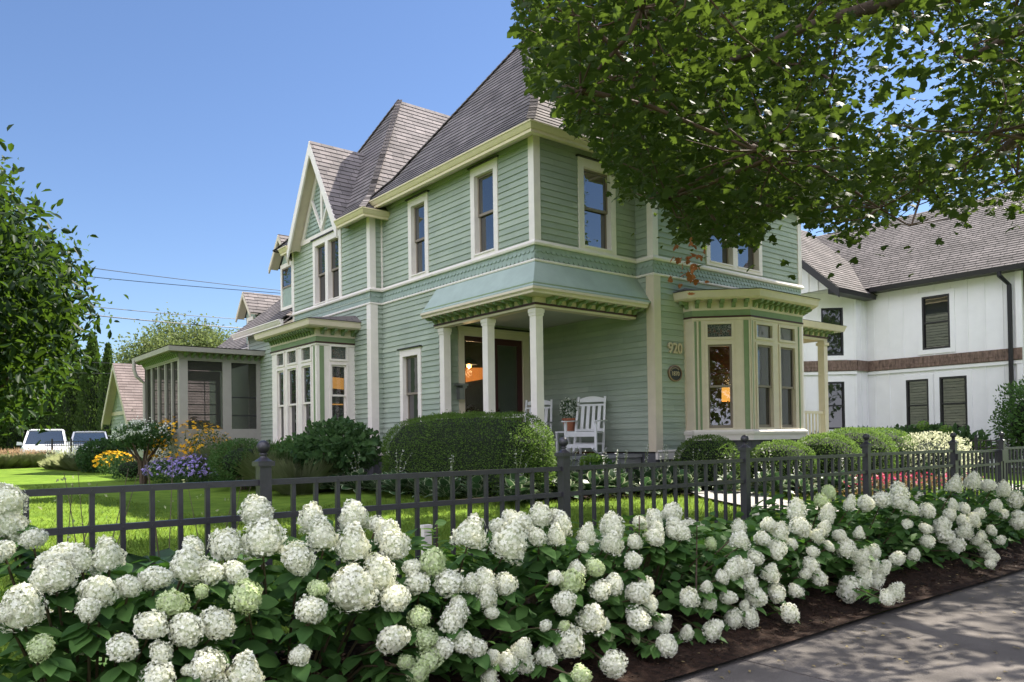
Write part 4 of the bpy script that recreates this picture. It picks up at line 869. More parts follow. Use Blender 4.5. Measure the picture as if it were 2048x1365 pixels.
shrub('boxwood_ball', 'shaded round boxwood under the middle of the bay window', 'shrub', (4.0, -2.0, .56), (.6, .6, .5), 9000, None, G['box'], .032, box=.85, grp='round boxwoods by the bay window')
shrub('boxwood_ball', 'sunlit round boxwood nearest the fence, left of three', 'shrub', (5.05, -2.25, .62), (.62, .62, .55), 10000, None, G['box'], .034, box=.85, grp='round boxwoods by the bay window')
shrub('boxwood_ball', 'large sunlit boxwood mound in the middle of the three', 'shrub', (6.3, -2.15, .68), (.8, .75, .6), 11000, None, G['box'], .034, box=.85, grp='round boxwoods by the bay window')
shrub('boxwood_ball', 'sunlit boxwood mound farthest from the bay window', 'shrub', (7.7, -1.9, .68), (.8, .8, .6), 10000, None, G['box'], .036, box=.85, grp='round boxwoods by the bay window')
shrub('phlox_bush', 'pale variegated bush with thin flower spires right of the boxwoods', 'bush', (8.3, -2.7, .62), (1.0, .8, .55), 4200, None, G['pale'], .06, lump=.2)
shrub('spreading_spruce', 'low blue-grey spreading spruce before the white house', 'shrub', (11.1, .25, .85), (1.5, 1.0, .45), 6500, None, G['blue'], .10, lump=.3, up=0)
wb_ = shrub('hydrangea_bush', 'dark leafy bush with round green flower heads below the white house windows', 'bush', (13.4, -.45, .72), (.8, 1.7, .62), 2600, None, G['dark'], .17, OV, OVF, .5, lump=.2)
me = None
for (dx, dy, dz) in ((-.6, -.2, .9), (-.7, -.8, .75), (-.75, -1.2, .35), (-.8, .4, .3), (-.7, -1.6, .3), (-.6, -1.9, .15), (-.8, .9, .25), (-.75, -.5, .2)):
    P, Vn = ell_pts(170, (0, 0, 0), (.15, .15, .12), .9)
    if me is None: o = leafmesh('flower_head', P, rdir(170), Vn, rng.uniform(.02, .035, 170), PET, PETF, G['lime'], wb_); me = o.data
    else: o = bpy.data.objects.new('flower_head', me); col.objects.link(o); setpar(o, wb_)
    o.location = (13.4+dx, -.45+dy, .60+dz*.85)
rb_ = shrub('lilac_bush', 'tall round dark green bush at the right edge before the white house', 'bush', (12.75, -3.35, 1.35), (.95, .95, 1.15), 6500, None, G['mid'], .09, lump=.25, shell=.6)
# impatiens bed
ib = empty('impatiens_bed', (5.2, -3.3, .2), 'bed of red and pink impatiens with reddish leaves behind the fence', 'flowers')
n = 3400; P = np.c_[rng.normal(5.1, .85, n), rng.normal(-3.35, .42, n), np.full(n, .2)]; P[:, 2] = .22+rng.random(n)*.16*np.exp(-((P[:, 0]-5.4)/1.6)**2)
leafmesh('foliage', P, rdir(n, .5), rdir(n, 1.5), rng.uniform(.05, .09, n), OVS, OVSF, greens('bronze_green_leaf', (.03, .07, .02), (.14, .09, .04)), ib)
n = 380; P = np.c_[rng.normal(5.1, .8, n), rng.normal(-3.35, .42, n), np.full(n, .2)]; P[:, 2] = .30+rng.random(n)*.14
leafmesh('blossom', P, rdir(n, .3), rdir(n, 1.)+np.array([-.5, -.6, .5]), rng.uniform(.022, .036, n), PET, PETF, greens('red_pink_petal', (.60, .02, .05), (.75, .08, .25), .2, (.8, .1, .2)), ib)
# ------------------------------------------------------------------ hostas
def curved_leaf(L=1.0, W=.30, droop=.55, seg=5):
    V = []; E = []; Fq = []
    for i in range(seg+1):
        t = i/seg; w_ = W*math.sin(math.pi*min(1, t*.93+.07))**.7*(1 if t < 1 else .02); x = t*math.cos(droop*t); z = .42*t-.75*t*t*droop+.05
        for j, (yy, e) in enumerate(((-1, 1), (-.62, .0), (0, 0), (.62, .0), (1, 1))):
            V.append((x*L, yy*w_*L, (z-.0+abs(yy)*.10*W)*L)); E.append(float(e))
    for i in range(seg):
        for j in range(4): a = i*5+j; Fq.append((a, a+1, a+6, a+5))
    return V, E, Fq
HV, HE, HF = curved_leaf()
def host_mat(nm, c, ce):
    m = mat(nm, c, .4, spec=.4); N = m.node_tree.nodes; L = m.node_tree.links; b = N['Principled BSDF']
    a = N.new('ShaderNodeAttribute'); a.attribute_name = 'edge'; r = N.new('ShaderNodeAttribute'); r.attribute_name = 'rnd'
    mr = N.new('ShaderNodeMapRange'); mr.inputs[1].default_value = .45; mr.inputs[2].default_value = .6; L.new(a.outputs['Fac'], mr.inputs[0])
    c0 = N.new('ShaderNodeMix'); c0.data_type = 'RGBA'; c0.inputs[6].default_value = (*c, 1); c0.inputs[7].default_value = (*[x*1.8 for x in c], 1); L.new(r.outputs['Fac'], c0.inputs[0])
    mx = N.new('ShaderNodeMix'); mx.data_type = 'RGBA'; mx.inputs[7].default_value = (*ce, 1); L.new(c0.outputs[2], mx.inputs[6]); L.new(mr.outputs[0], mx.inputs[0]); L.new(mx.outputs[2], b.inputs['Base Color'])
    t = N.new('ShaderNodeBsdfTranslucent'); L.new(mx.outputs[2], t.inputs[0]); ms = N.new('ShaderNodeMixShader'); ms.inputs[0].default_value = .25; L.new(b.outputs[0], ms.inputs[1]); L.new(t.outputs[0], ms.inputs[2]); L.new(ms.outputs[0], N['Material Output'].inputs[0]); return m
m_host = host_mat('variegated_hosta', (.04, .085, .03), (.42, .46, .30)); m_host2 = host_mat('plain_hosta', (.03, .06, .025), (.04, .08, .03)); m_stalk = mat('flower_stalk', (.16, .20, .08), .6)
def hosta_proto(m, n=46, size=.27, stalks=0):
    ro = empty('hosta', (0, 0, 0)); P = []; A = []; Nn = []; S = []
    for i in range(n):
        a = rng.uniform(0, 2*math.pi); t = (i/n)**.7; r = .03+.10*t; el = 1.0-1.0*t+rng.normal()*.15
        P.append((r*math.cos(a), r*math.sin(a), .03+.14*(1-t))); d = np.array((math.cos(a)*math.cos(el), math.sin(a)*math.cos(el), math.sin(el))); A.append(d); Nn.append(np.array((-math.cos(a)*math.sin(el), -math.sin(a)*math.sin(el), math.cos(el)))+rng.normal(size=3)*.15); S.append(size*rng.uniform(.7, 1.15))
    leafmesh('leaves', P, A, Nn, S, HV, HF, m, ro, uvv=HE, smooth=True)
    for k in range(stalks):
        a = rng.uniform(0, 6.28); h = rng.uniform(.55, .85); l = rng.uniform(.05, .28); pts = [(l*math.cos(a)*t*t, l*math.sin(a)*t*t, h*t) for t in np.linspace(0, 1, 7)]
        s = MB(); s.tube(pts, [.0035]*6+[.002], 5); st = s.build('flower_stalk', m_stalk, ro)
        q = 16; tt = rng.uniform(.5, 1, q); PP = np.c_[l*np.cos(a)*tt*tt, l*np.sin(a)*tt*tt, h*tt]; leafmesh('blossom', PP, rdir(q, -.1), rdir(q), rng.uniform(.018, .045, q), OVS, OVSF, greens('pale_lilac_bell', (.30, .34, .22), (.62, .58, .62)), st)
    return ro
hp = [hosta_proto(m_host), hosta_proto(m_host, 52, .24), hosta_proto(m_host, 44, .27, 3), hosta_proto(m_host2, 30, .36)]
spots = []
for k in range(11): spots.append((-1.72+rng.normal()*.08, 4.6-k*.50, 0 if k % 3 else 2))
for k in range(8): spots.append((-1.35+k*.42, -1.05-.10*k+rng.normal()*.08, 1 if k % 2 else 2))
for k in range(7): spots.append((-.9+k*.46, -.62-.1*k+rng.normal()*.08, 2))
for k in range(6): spots.append((2.55+k*.40, -2.55-.13*k+rng.normal()*.08, 1 if k % 2 else 2))
spots += [(-1.5, -1.25, 0), (2.3, -2.1, 2), (3.0, -3.0, 1), (3.6, -3.2, 0), (2.2, -1.5, 2), (9.2, -2.9, 2), (7.5, -3.0, 2), (8.0, -3.3, 2)]
for k in range(5): spots.append((-1.95-.03*k, 5.1+k*.5, 0))
used = set(); row_l = {}
for i, (x, y, v) in enumerate(spots):
    o = copy_tree(hp[v]) if v in used else hp[v]; used.add(v)
    o.location = (x, y, g(x, y)); o.rotation_euler[2] = rng.uniform(0, 6.28); q = rng.uniform(.85, 1.2); o.scale = (q, q, q)
    o['spot'] = (x, y)
    where = 'in the row along the clipped hedge' if x < -1.55 else ('in front of the porch and its chairs' if x < 2.2 else ('by the concrete path below the bay window' if x < 5.5 else 'beside the pale variegated bush'))
    tag(o, ('stalky cream-edged hosta ' if v == 2 else ('small cream-edged hosta ' if v == 1 else 'cream-edged variegated hosta '))+where, 'hosta', 'hostas '+where)
byg = {}
for o in [q for q in bpy.data.objects if 'spot' in q]: byg.setdefault(o['label'], []).append(o)
ORD = 'leftmost,second,third,fourth,fifth,sixth,seventh,eighth,ninth,tenth,eleventh,twelfth,thirteenth,fourteenth'.split(',')
for l_, os_ in byg.items():
    pxo = lambda o: float((np.array((o.location.x, o.location.y, .2))-CAM)@Rv/((np.array((o.location.x, o.location.y, .2))-CAM)@Fv))
    os_.sort(key=pxo)
    for i, o in enumerate(os_):
        if len(os_) > 1: o['label'] = ORD[i]+' '+l_+('' if i == 0 else ', counted from left')
        del o['spot']
hx, hy = at(285, 4.4); o = hp[3]; o.location = (hx, hy, .13); tag(o, 'large plain dark hosta behind the fence at the left', 'hosta', 'plain dark hostas'); hx, hy = at(235, 4.1)
o = copy_tree(hp[3]); o.location = (hx, hy, .13); tag(o, 'plain dark hosta lowest at the left behind the fence', 'hosta', 'plain dark hostas')
# small lime hydrangeas among the hostas
for i, (x, y) in enumerate(((-.15, -.45), (.75, -.75))):
    e = shrub('hydrangea_shrub', ['low lime-flowered hydrangea in front of the rocking chairs', 'low lime-flowered hydrangea right of the rocking chairs'][i], 'shrub', (x, y, .5), (.35, .3, .28), 420, None, G['hyd'], .11, OV, OVF, .5, core=False)
    for k in range(5):
        a = rng.uniform(0, 6.28); o = bpy.data.objects.new('flower_head', me); col.objects.link(o); setpar(o, e); o.location = (x+.3*math.cos(a), y+.28*math.sin(a), .68+rng.uniform(0, .2)); o.scale = (.6, .6, .6)
# dry flower stalks standing at the left behind the fence
for i, (px, d, h) in enumerate(((110, 3.7, .85), (330, 4.6, .95), (180, 4.2, .9), (420, 5.0, .8))):
    x, y = at(px, d); s = MB(); e = empty('dry_stem', (x, y, .13), ['thin dark dry flower stem farthest left behind the fence', 'branching dark dry stem in the middle of the left fence panel', 'thin dark dry stem second from the left behind the fence', 'thin dry stem left of the nearest fence post'][i], 'stem', 'dry flower stems behind the fence')
    for k in range(4):
        a = rng.uniform(0, 6.28); l = rng.uniform(.1, .3); s.tube([(x+l*math.cos(a)*t, y+l*math.sin(a)*t, .12+h*rng.uniform(.95, 1.0)*t) for t in np.linspace(0, 1, 6)], [.004, .0035, .003, .003, .002, .0015], 5)
    s.build('stalk', mat('dry_stalk%d' % i, (.10, .08, .05), .8), e); q = 26; P = np.c_[rng.normal(x, .10, q), rng.normal(y, .10, q), rng.uniform(.4, 1.0, q)]; leafmesh('seed_heads', P, rdir(q), rdir(q), rng.uniform(.015, .03, q), OVS, OVSF, G['straw'], e)
# ------------------------------------------------------------------ white hydrangea hedge
m_fl = greens('creamy_hydrangea_petal', (.72, .72, .52), (.93, .925, .82), .22, (.85, .86, .68), .65)
m_flg = greens('greenish_hydrangea_petal', (.40, .50, .20), (.70, .76, .50), .25, (.6, .75, .3), .65)
m_flc = mat('hydrangea_core', (.55, .58, .40), .9)
def head_mesh(shape, m, n=430, seed=0):
    r = np.random.default_rng(seed); v = r.normal(size=(n, 3)); v /= np.linalg.norm(v, axis=1, keepdims=True); v = v[(v[:, 2] > -.9)]; n = len(v)
    D_ = r.normal(size=(13, 3)); D_ /= np.linalg.norm(D_, axis=1, keepdims=True); lob = lambda q: .84+.24*np.minimum(1, np.exp((q@D_.T-1)*11).sum(1))
    if shape == 'c': prof = lambda z: np.clip(.56-.40*(z-(-.3)), .12, .56)*1.05
    t = v.copy()
    if shape == 'c': z = v[:, 2]*.85+.15; rad = np.where(z < -.1, .50, .50*(1-((z+.1)/1.15)**1.5)+.06); t = np.c_[v[:, 0]/np.maximum(.25, np.hypot(v[:, 0], v[:, 1]))*rad*np.minimum(1, np.sqrt(1-v[:, 2]**2)*1.8), v[:, 1]/np.maximum(.25, np.hypot(v[:, 0], v[:, 1]))*rad*np.minimum(1, np.sqrt(1-v[:, 2]**2)*1.8), z*.72]
    else: t = v*np.array([.5, .5, .46])
    t = t*(lob(v)*(.80+.26*r.random(n)))[:, None]
    A = np.cross(v, r.normal(size=(n, 3))); Nn = v+r.normal(size=(n, 3))*.5
    o = leafmesh('flower_head', t, A, Nn, r.uniform(.048, .078, n), PET, PETF, [m, m_flc], rnd=np.clip(r.beta(3, 1.4, n), 0, 1))
    bm_v = []; rows = []
    me = o.data
    import bmesh
    b = bmesh.new(); b.from_mesh(me); lay = b.verts.layers.float.get('rnd')
    prev = None
    for i in range(9):
        th = math.pi*i/8; row = []
        for j in range(12):
            ph = 2*math.pi*j/12; x, y, z = math.sin(th)*math.cos(ph), math.sin(th)*math.sin(ph), math.cos(th)
            if shape == 'c': zz = z*.85+.15; rr_ = .43 if zz < -.1 else .43*(1-((zz+.1)/1.15)**1.5)+.03; q = min(1, math.sin(th)*1.8); p = (math.cos(ph)*rr_*q, math.sin(ph)*rr_*q, zz*.66)
            else: p = (x*.40, y*.40, z*.37)
            p = tuple(np.array(p)*float(lob(np.array([[x, y, z]]))[0])*.93)
            row.append(b.verts.new(p))
        if prev:
            for j in range(12):
                f = b.faces.new((prev[j], prev[(j+1) % 12], row[(j+1) % 12], row[j])); f.material_index = 1; f.smooth = True
        prev = row
    b.to_mesh(me); b.free(); bpy.data.objects.remove(o); return me
HM = {'r': [head_mesh('r', m_fl, 780, k) for k in range(4)], 'c': [head_mesh('c', m_fl, 850, 10+k) for k in range(3)], 'g': [head_mesh('r', m_flg, 700, 20+k) for k in range(2)]}
H1 = "40,300,180,c;20,420,190,c;90,470,150,c;190,520,140,r;20,590,140,r;400,620,190,r;300,660,150,r;470,645,150,r;630,630,170,r;330,740,190,r;250,760,140,r;580,830,200,r;520,930,150,r;750,800,140,r;130,930,210,r;30,960,120,r;240,1160,150,g;720,1160,170,r;910,750,170,r;1100,680,190,r;1130,565,130,r;1320,560,180,r;1240,720,150,r;1380,720,140,r;1440,860,190,g;1010,900,180,g;880,1030,180,r;1090,1050,190,r;1270,1020,190,r;1500,360,160,c;1540,530,235,c;1740,640,200,r;1820,940,190,r;1830,410,160,c;1890,510,160,c;2020,820,190,c;1860,810,110,g;1755,1205,130,r;1210,1270,190,r;1430,1330,210,r;920,1330,200,r;940,1190,130,r;1180,830,80,g;1100,1290,70,r"
H2 = "170,400,190,c;170,560,190,r;310,440,120,r;370,500,140,r;405,560,170,r;320,730,165,r;165,820,230,c;410,870,190,r;400,1105,170,r;540,780,140,r;630,660,180,g;510,690,110,r;725,780,160,r;550,980,140,g;850,500,190,c;1080,540,200,c;1010,450,110,r;1080,400,90,r;1150,430,130,r;1260,390,140,c;1240,510,120,r;1350,390,90,r;1385,440,120,r;1350,510,100,r;850,790,100,r;930,770,120,r;950,860,120,r;1055,790,120,r;780,900,90,r;770,960,150,r;740,1010,150,r;975,955,80,r;580,1100,150,g;690,1160,150,r;800,1120,150,r;880,1160,120,r;600,1230,160,g;540,1300,130,g;470,1240,90,g;980,1215,90,r;1070,1240,120,r;1150,1170,120,r;1165,1250,130,r;1295,1215,130,r;965,1330,90,r;1420,1130,190,r;1350,750,100,r;1440,770,150,g;1400,890,140,r;1580,690,120,g;1610,820,130,r;1475,700,100,r;1690,790,120,r;1830,840,150,r;1880,800,110,r;1900,910,90,r;1830,990,170,r;1560,990,150,r;1640,1020,70,r;1290,1030,70,r;1970,1020,110,r;2000,1140,120,r;1690,1250,160,r;1500,1320,120,g;1660,1090,80,g;1820,1110,60,g;1400,1030,70,g;1680,450,130,c;1680,550,120,r;1810,540,100,r;1920,510,110,r;1930,430,100,r;1530,500,100,r;1510,570,70,r;1805,650,110,r;2020,370,90,r;2030,480,80,r;1840,430,90,r"
H3 = "20,470,90,r;120,450,100,r;30,560,100,r;160,550,110,c;130,510,80,r;30,590,80,r;10,940,70,r;70,1050,95,r;90,1165,120,r;200,1100,65,r;210,910,100,r;305,850,60,r;325,935,75,r;390,795,85,r;425,905,85,r;340,1080,110,r;450,1020,110,r;540,1010,110,r;510,950,60,r;570,905,120,r;540,830,100,r;520,745,90,r;440,760,90,r;470,745,90,r;565,690,95,r;485,600,95,c;480,525,75,r;330,615,75,g;650,780,95,r;685,885,100,r;790,870,80,r;755,990,100,r;685,650,105,r;610,590,90,r;705,555,90,r;645,515,85,r;815,530,105,r;790,440,100,r;765,620,65,r;870,730,95,r;880,660,75,r;910,800,100,r;840,780,55,r;965,630,65,r;940,530,70,r;1025,570,70,r;1060,640,90,r;900,575,75,r;960,460,90,r;970,340,75,g;925,385,80,g;1080,400,70,r;1165,400,90,r;1250,375,100,r;1345,350,100,c;1350,390,90,r;1410,430,80,r;1210,660,80,r;1160,650,50,g;1130,560,55,r;1135,690,85,r;1150,740,85,r;1200,740,70,r;1255,750,80,r;1080,860,130,r;1150,810,110,r;1210,810,100,r;1280,910,90,r;1330,875,80,r;1335,700,80,r;1390,510,60,r;1430,675,60,r;1490,535,70,r;1500,600,80,r;1500,440,90,r;1580,520,90,r;1595,570,100,r;1655,625,90,r;1640,410,55,r;1700,425,65,r;1620,460,80,r;1690,490,70,r;1745,490,75,r;1780,455,60,r;1700,550,70,r;1790,575,65,r;1845,545,55,r;1890,600,65,r;1910,455,55,r;1870,410,55,r;1645,300,75,c;1745,280,75,c;1830,300,80,r;1910,325,75,r;1975,380,90,r;1990,460,60,r;1800,630,70,r;1820,670,80,r;1850,690,75,r;1840,725,60,r;1770,600,60,r;1990,500,80,r"
heads = []
def ray(px, py): return Fv+Rv*(px-1024)/FPX-Uv*(py-PPY)/FPX
for txt, sc_, ox, oy in ((H1, .3418, 0, 900), (H2, .3418, 650, 900), (H3, .370, 1300, 860)):
    for it in txt.split(';'):
        a, b, d, t = it.split(','); px = ox+float(a)*sc_; py = oy+float(b)*sc_; d = float(d)*sc_; r = ray(px, py)
        # meet the rounded face of the hedge: elliptic section centred on Y=-6.78, z=.40
        cy, cz, ay, az = -6.80, .30, .56, .52; oy_, oz_ = (CAM[1]-cy)/ay, (CAM[2]-cz)/az; ry, rz = r[1]/ay, r[2]/az
        A_ = ry*ry+rz*rz; B_ = oy_*ry+oz_*rz; C_ = oy_*oy_+oz_*oz_-1; D_ = B_*B_-A_*C_
        tt = (-B_-math.sqrt(D_))/A_ if D_ > 0 else (cy+.12-CAM[1])/r[1]
        P = CAM+r*tt; dist = tt
        if P[2] < .16: P = CAM+r*((.16-CAM[2])/r[2]); dist = (.16-CAM[2])/r[2]
        heads.append((P, d*dist/FPX*1.02, t, px))
# unseen back and near-end heads so that the plants are whole
for k in range(46):
    x = rng.uniform(-10.4, 3.8); a = rng.uniform(.0, .9); heads.append((np.array((x, -6.84+.5*math.cos(a), .28+.45*math.sin(a)*rng.uniform(.6, .9))), rng.uniform(.10, .15), 'r', -1))
for k in range(22):
    x = rng.uniform(-9.9, -8.7); a = rng.uniform(.2, 2.6); heads.append((np.array((x, -6.8+.5*math.cos(a), .34+.5*math.sin(a))), rng.uniform(.13, .18), 'c', -1))
bounds = [-11, -9.2, -8.25, -7.55, -6.9, -6.2, -5.5, -4.75, -3.95, -3.1, -2.2, -1.3, -.3, .7, 1.7, 2.9, 4.5]
desc = ['beyond the left edge', 'with tall cones cut by the left edge', 'with flattened heads at the bottom left', 'with drooping heads over the bottom fence rail', 'with the largest flower cones below the nearest fence post', 'left of the white stake', 'in front of the white stake', 'left of the second fence post', 'with heads low over the mulch at the second fence post', 'right of the second fence post', 'with a lime shoot between two posts', 'in front of the third fence post', 'before the start of the sunny path', 'before the red flower bed', 'sunlit, left of the gate', 'sunlit, farthest right at the gate']
m_hst = mat('hydrangea_stem', (.09, .07, .035), .7)
for i in range(len(bounds)-1):
    x0, x1 = bounds[i], bounds[i+1]; hs = [h for h in heads if x0 <= h[0][0] < x1]; cx = (x0+x1)/2; cy = -6.80
    e = empty('hydrangea_shrub', (cx, cy, .1), 'white flowering hydrangea '+desc[i], 'shrub', 'white hydrangeas in front of the fence')
    st = MB(); LP = []; LA = []; LN = []; LS = []
    for (P, dm, t, px) in hs:
        t = 'c' if (t == 'r' and random.random() < .3) else t; me = random.choice(HM[t]); o = bpy.data.objects.new('flower_head', me); col.objects.link(o); o.location = P
        base = Vector((cx+(P[0]-cx)*.45, cy+(P[1]-cy)*.3, .12)); dr = (Vector(P)-base).normalized()
        q = (Vector((0, 0, 1))*(.9 if t == 'c' else .35)+dr*(.5 if t == 'c' else 1)+Vector(rng.normal(size=3))*.18).normalized()
        sc_ = dm*rng.uniform(.94, 1.05); o.rotation_mode = 'QUATERNION'; o.rotation_quaternion = q.to_track_quat('Z', 'Y') @ Matrix.Rotation(rng.uniform(0, 6.28), 3, 'Z').to_quaternion(); o.scale = (sc_*rng.uniform(.9, 1.1), sc_*rng.uniform(.9, 1.1), sc_*rng.uniform(.85, 1.18))
        o.parent = e; o.matrix_parent_inverse = Matrix.Translation(e.location).inverted()
        root = Vector(P)-q*dm*.42; mid = (root+base)/2+Vector((0, 0, .06)); st.tube([base, mid, root, Vector(P)-q*dm*.2], [.006, .005, .004, .003], 5)
        for k in range(10):
            a = rng.uniform(0, 6.28); f = rng.uniform(.1, .9) if k > 4 else rng.uniform(0, .25); pp = root.lerp(mid, f); hz = Vector((math.cos(a), math.sin(a), 0)); ax = (hz+q*.1-Vector((0, 0, .35))).normalized()
            LP.append(pp); LA.append(ax); LN.append(Vector((0, 0, 1))+hz*.3+Vector(rng.normal(size=3))*.25); LS.append(rng.uniform(.07, .125))
    # inner leaves through the plant
    for k in range(int(820*(x1-x0))):
        x = rng.uniform(x0, x1); a = rng.uniform(-.25, math.pi+.1); rr_ = rng.uniform(.45, .93)+.0; top = .40
        hh = [h[0] for h in hs if abs(h[0][0]-x) < .25]; tz = max([h[2] for h in hh])-.06 if hh else .55; az = max(.22, min(tz-.16, .60))
        y = cy+.50*math.cos(a)*rr_; z = .20+az*max(0, math.sin(a))*rr_+rng.uniform(-.05, .05)
        z = max(z, .17); LP.append((x, y, z)); an = rng.uniform(0, 6.28); LA.append((math.cos(an), math.sin(an)-.3, rng.uniform(-.5, .3))); LN.append(np.array((0, .9*math.cos(a), .9))+rng.normal(size=3)*.35); LS.append(rng.uniform(.065, .12))
    leafmesh('foliage', LP, LA, LN, LS, OV, OVF, G['hyd'], e, smooth=True); st.build('stem', m_hst, e)
# upright leafy shoots
for i, (px, py, d) in enumerate(((850+15, 1040, 3.45), (1270, 1030, 3.9), (1385, 1050, 4.1), (1750, 1030, 6.2))):
    x, y = at(px, d); y = min(y, -6.36); z1 = 1.12-(py-876)/1560*d; e = empty('leafy_shoot', (x, y, .2), ['upright green shoot beside the white stake', 'upright lime green shoot right of the second fence post', 'upright green shoot left of the third fence post', 'bright green shoot before the red flower bed'][i], 'shoot', None)
    s = MB(); s.tube([(x, y, .2), (x+.01, y-.01, z1)], [.006, .003], 5); s.build('stem', m_bark, e); q = 16; tt = rng.uniform(.6, 1, q); a = np.arange(q)*2.4
    leafmesh('leaves', np.c_[np.full(q, x), np.full(q, y), .2+(z1-.2)*tt], np.c_[np.cos(a), np.sin(a), .5-.3*tt], np.c_[-np.cos(a)*.4, -np.sin(a)*.4, np.ones(q)], rng.uniform(.07, .11, q)*(1.2-.5*tt), OV, OVF, G['lime'] if i != 2 else G['mid'], e, smooth=True)
# fallen leaves and bits
q = 1100; X = rng.uniform(-7, 8, q); Y = rng.normal(-7.5, .55, q); leafl = leafmesh('fallen_leaves', np.c_[X, Y, [max(.034, mulchz(a, b)+.012) if -7.5 < b < -6.2 else .034 for a, b in zip(X, Y)]], rdir(q, 0, .1), rdir(q, 4, .3), rng.uniform(.010, .034, q), OVS, OVSF, greens('dry_leaf', (.12, .09, .04), (.35, .28, .14), .1)); tag(leafl, 'small dry fallen leaves and petals on mulch and sidewalk', 'leaves', kind='stuff')
q = 26000; X = rng.uniform(-10, 8, q); Y = rng.uniform(-7.5, -6.1, q); o = leafmesh('mulch_chips', np.c_[X, Y, [mulchz(a, b)+.006 for a, b in zip(X, Y)]], rdir(q, 0, .35), rdir(q, 1.2, .7), np.c_[rng.uniform(.015, .045, q), rng.uniform(.006, .016, q), np.full(q, .03)], OVS, OVSF, greens('bark_chip', (.014, .009, .006), (.06, .032, .02), 0)); tag(o, 'loose dark bark chips under the hydrangeas', 'mulch', kind='stuff')
# ------------------------------------------------------------------ street maple over the camera
def project(P):
    d = np.asarray(P)-CAM; w_ = d@Fv; w_ = np.where(np.abs(w_) < 1e-3, 1e-3, w_); return 1024+FPX*(d@Rv)/w_, PPY-FPX*(d@Uv)/w_, w_
BPX = [1020, 1035, 1045, 1060, 1100, 1150, 1200, 1250, 1300, 1360, 1440, 1500, 1560, 1640, 1700, 1760, 1850, 1950, 2048, 2600]
BPY = [-40, 60, 115, 190, 205, 285, 318, 395, 418, 478, 505, 490, 448, 448, 512, 442, 415, 448, 435, 435]
def crown_ok(P):
    px, py, w_ = project(P); inside = (((P[:, 0]+.6)/6.6)**2+((P[:, 1]+7.6)/7.0)**2+np.abs((P[:, 2]-7.2)/4.6)**5 < 1) & (P[:, 2] > 2.75)
    lim = np.interp(px, BPX, BPY)-8+np.where(px > 1150, 16*np.sin(px*.047)+11*np.sin(px*.121+1), 0); vis = (w_ < .5) | ((px > 1030+.02*np.minimum(py, 0)) & (py < lim))
    return inside & vis
mt = empty('maple_tree', (-2.0, -10.6, -.1), 'large leafy street maple whose crown hangs over the top right of the view', 'tree')
cand = np.c_[rng.uniform(-7.3, 6.2, 26000), rng.uniform(-14.6, -.6, 26000), rng.uniform(2.75, 11.6, 26000)]; cand = cand[crown_ok(cand)]
def edge_w(P): return ((P[:, 0]+.6)/6.6)**2+((P[:, 1]+7.6)/7.0)**2+((P[:, 2]-7.2)/4.9)**2
wgt = edge_w(cand)**1.1; px, py, w_ = project(cand); wgt *= np.where((px > 900) & (px < 2300) & (py > -300) & (w_ > 0), 2.4, .65)
wgt *= np.where((px > 1660) & (px < 1960) & (py > 40) & (py < 290), .05, 1); wgt *= (np.sin(cand[:, 0]*2.3+1)*np.sin(cand[:, 1]*2.1)*np.sin(cand[:, 2]*2.6+.5) > -.22)
shx = cand[:, 0]-.82*cand[:, 2]; shy = cand[:, 1]-.02*cand[:, 2]; wgt *= np.where((shx > -7) & (shx < 0) & (shy > -6) & (shy < -.4), 3.0, 1)
sel = rng.choice(len(cand), 2250, replace=False, p=wgt/wgt.sum()); tips = cand[sel]
TR = MB(); base = Vector((-2.0, -10.6, -.1)); TR.tube([base, base+Vector((.05, .05, 1.5)), base+Vector((0, .15, 3.2))], [.34, .25, .23], 12)
limbs = []
for k, (dx, dy, dz) in enumerate(((-3.2, 3.4, 2.4), (-1.5, 5.2, 3.0), (.8, 5.6, 2.2), (3.4, 4.2, 2.8), (4.6, 1.2, 2.6), (3.0, -2, 3.5), (-.5, -2.5, 3.6), (-3.8, .2, 3.2), (0, .8, 5.8), (-2.4, 2.2, 5.2), (2.2, 2.4, 5.4), (-2.2, 4.4, 1.2), (1.6, 3.6, .9))):
    a = base+Vector((0, .15, 2.9+.1*(k % 3))); e_ = a+Vector((dx, dy, dz)); pts = []
    for t in np.linspace(0, 1, 7): p = a.lerp(e_, t)+Vector((0, 0, .9*math.sin(math.pi*t)*.6))+Vector(rng.normal(size=3))*.07*t; pts.append(p)
    TR.tube(pts, [.15*(1-t*.80) for t in np.linspace(0, 1, 7)], 8); limbs += pts[1:]
LB = np.array([tuple(p) for p in limbs]); 
BRn = MB(); nodes = [np.array(p) for p in LB]; load = [0]*len(nodes); left_ = list(tips); cl = []
while left_:
    s0 = left_[0]; A2 = np.array(left_); dd = ((A2-s0)**2).sum(1); pick = [k for k in np.argsort(dd)[:8] if dd[k] < 1.2]; cl.append(A2[pick]); ps_ = set(pick); left_ = [q for k, q in enumerate(left_) if k not in ps_]
cl.sort(key=lambda c: float(((LB-c.mean(0))**2).sum(1).min()))
for c in cl:
    m_ = c.mean(0)-np.array((0, 0, .05)); ND = np.array(nodes); sc2 = ((ND-m_)**2).sum(1)+np.where(ND[:, 2] > m_[2]+.5, 2., 0)+np.array(load)*.35; j = int(np.argmin(sc2)); load[j] += 1; a = nodes[j]
    h_ = a*.5+m_*.5+rng.normal(size=3)*.10+np.array((0, 0, .07)); BRn.tube([tuple(a), tuple(h_), tuple(m_)], [.022, .016, .010], 5, False); nodes.append(m_); load.append(0)
    for q in c: BRn.tube([tuple(m_), tuple((m_+q)/2+rng.normal(size=3)*.06), tuple(q)], [.009, .006, .003], 4, False)
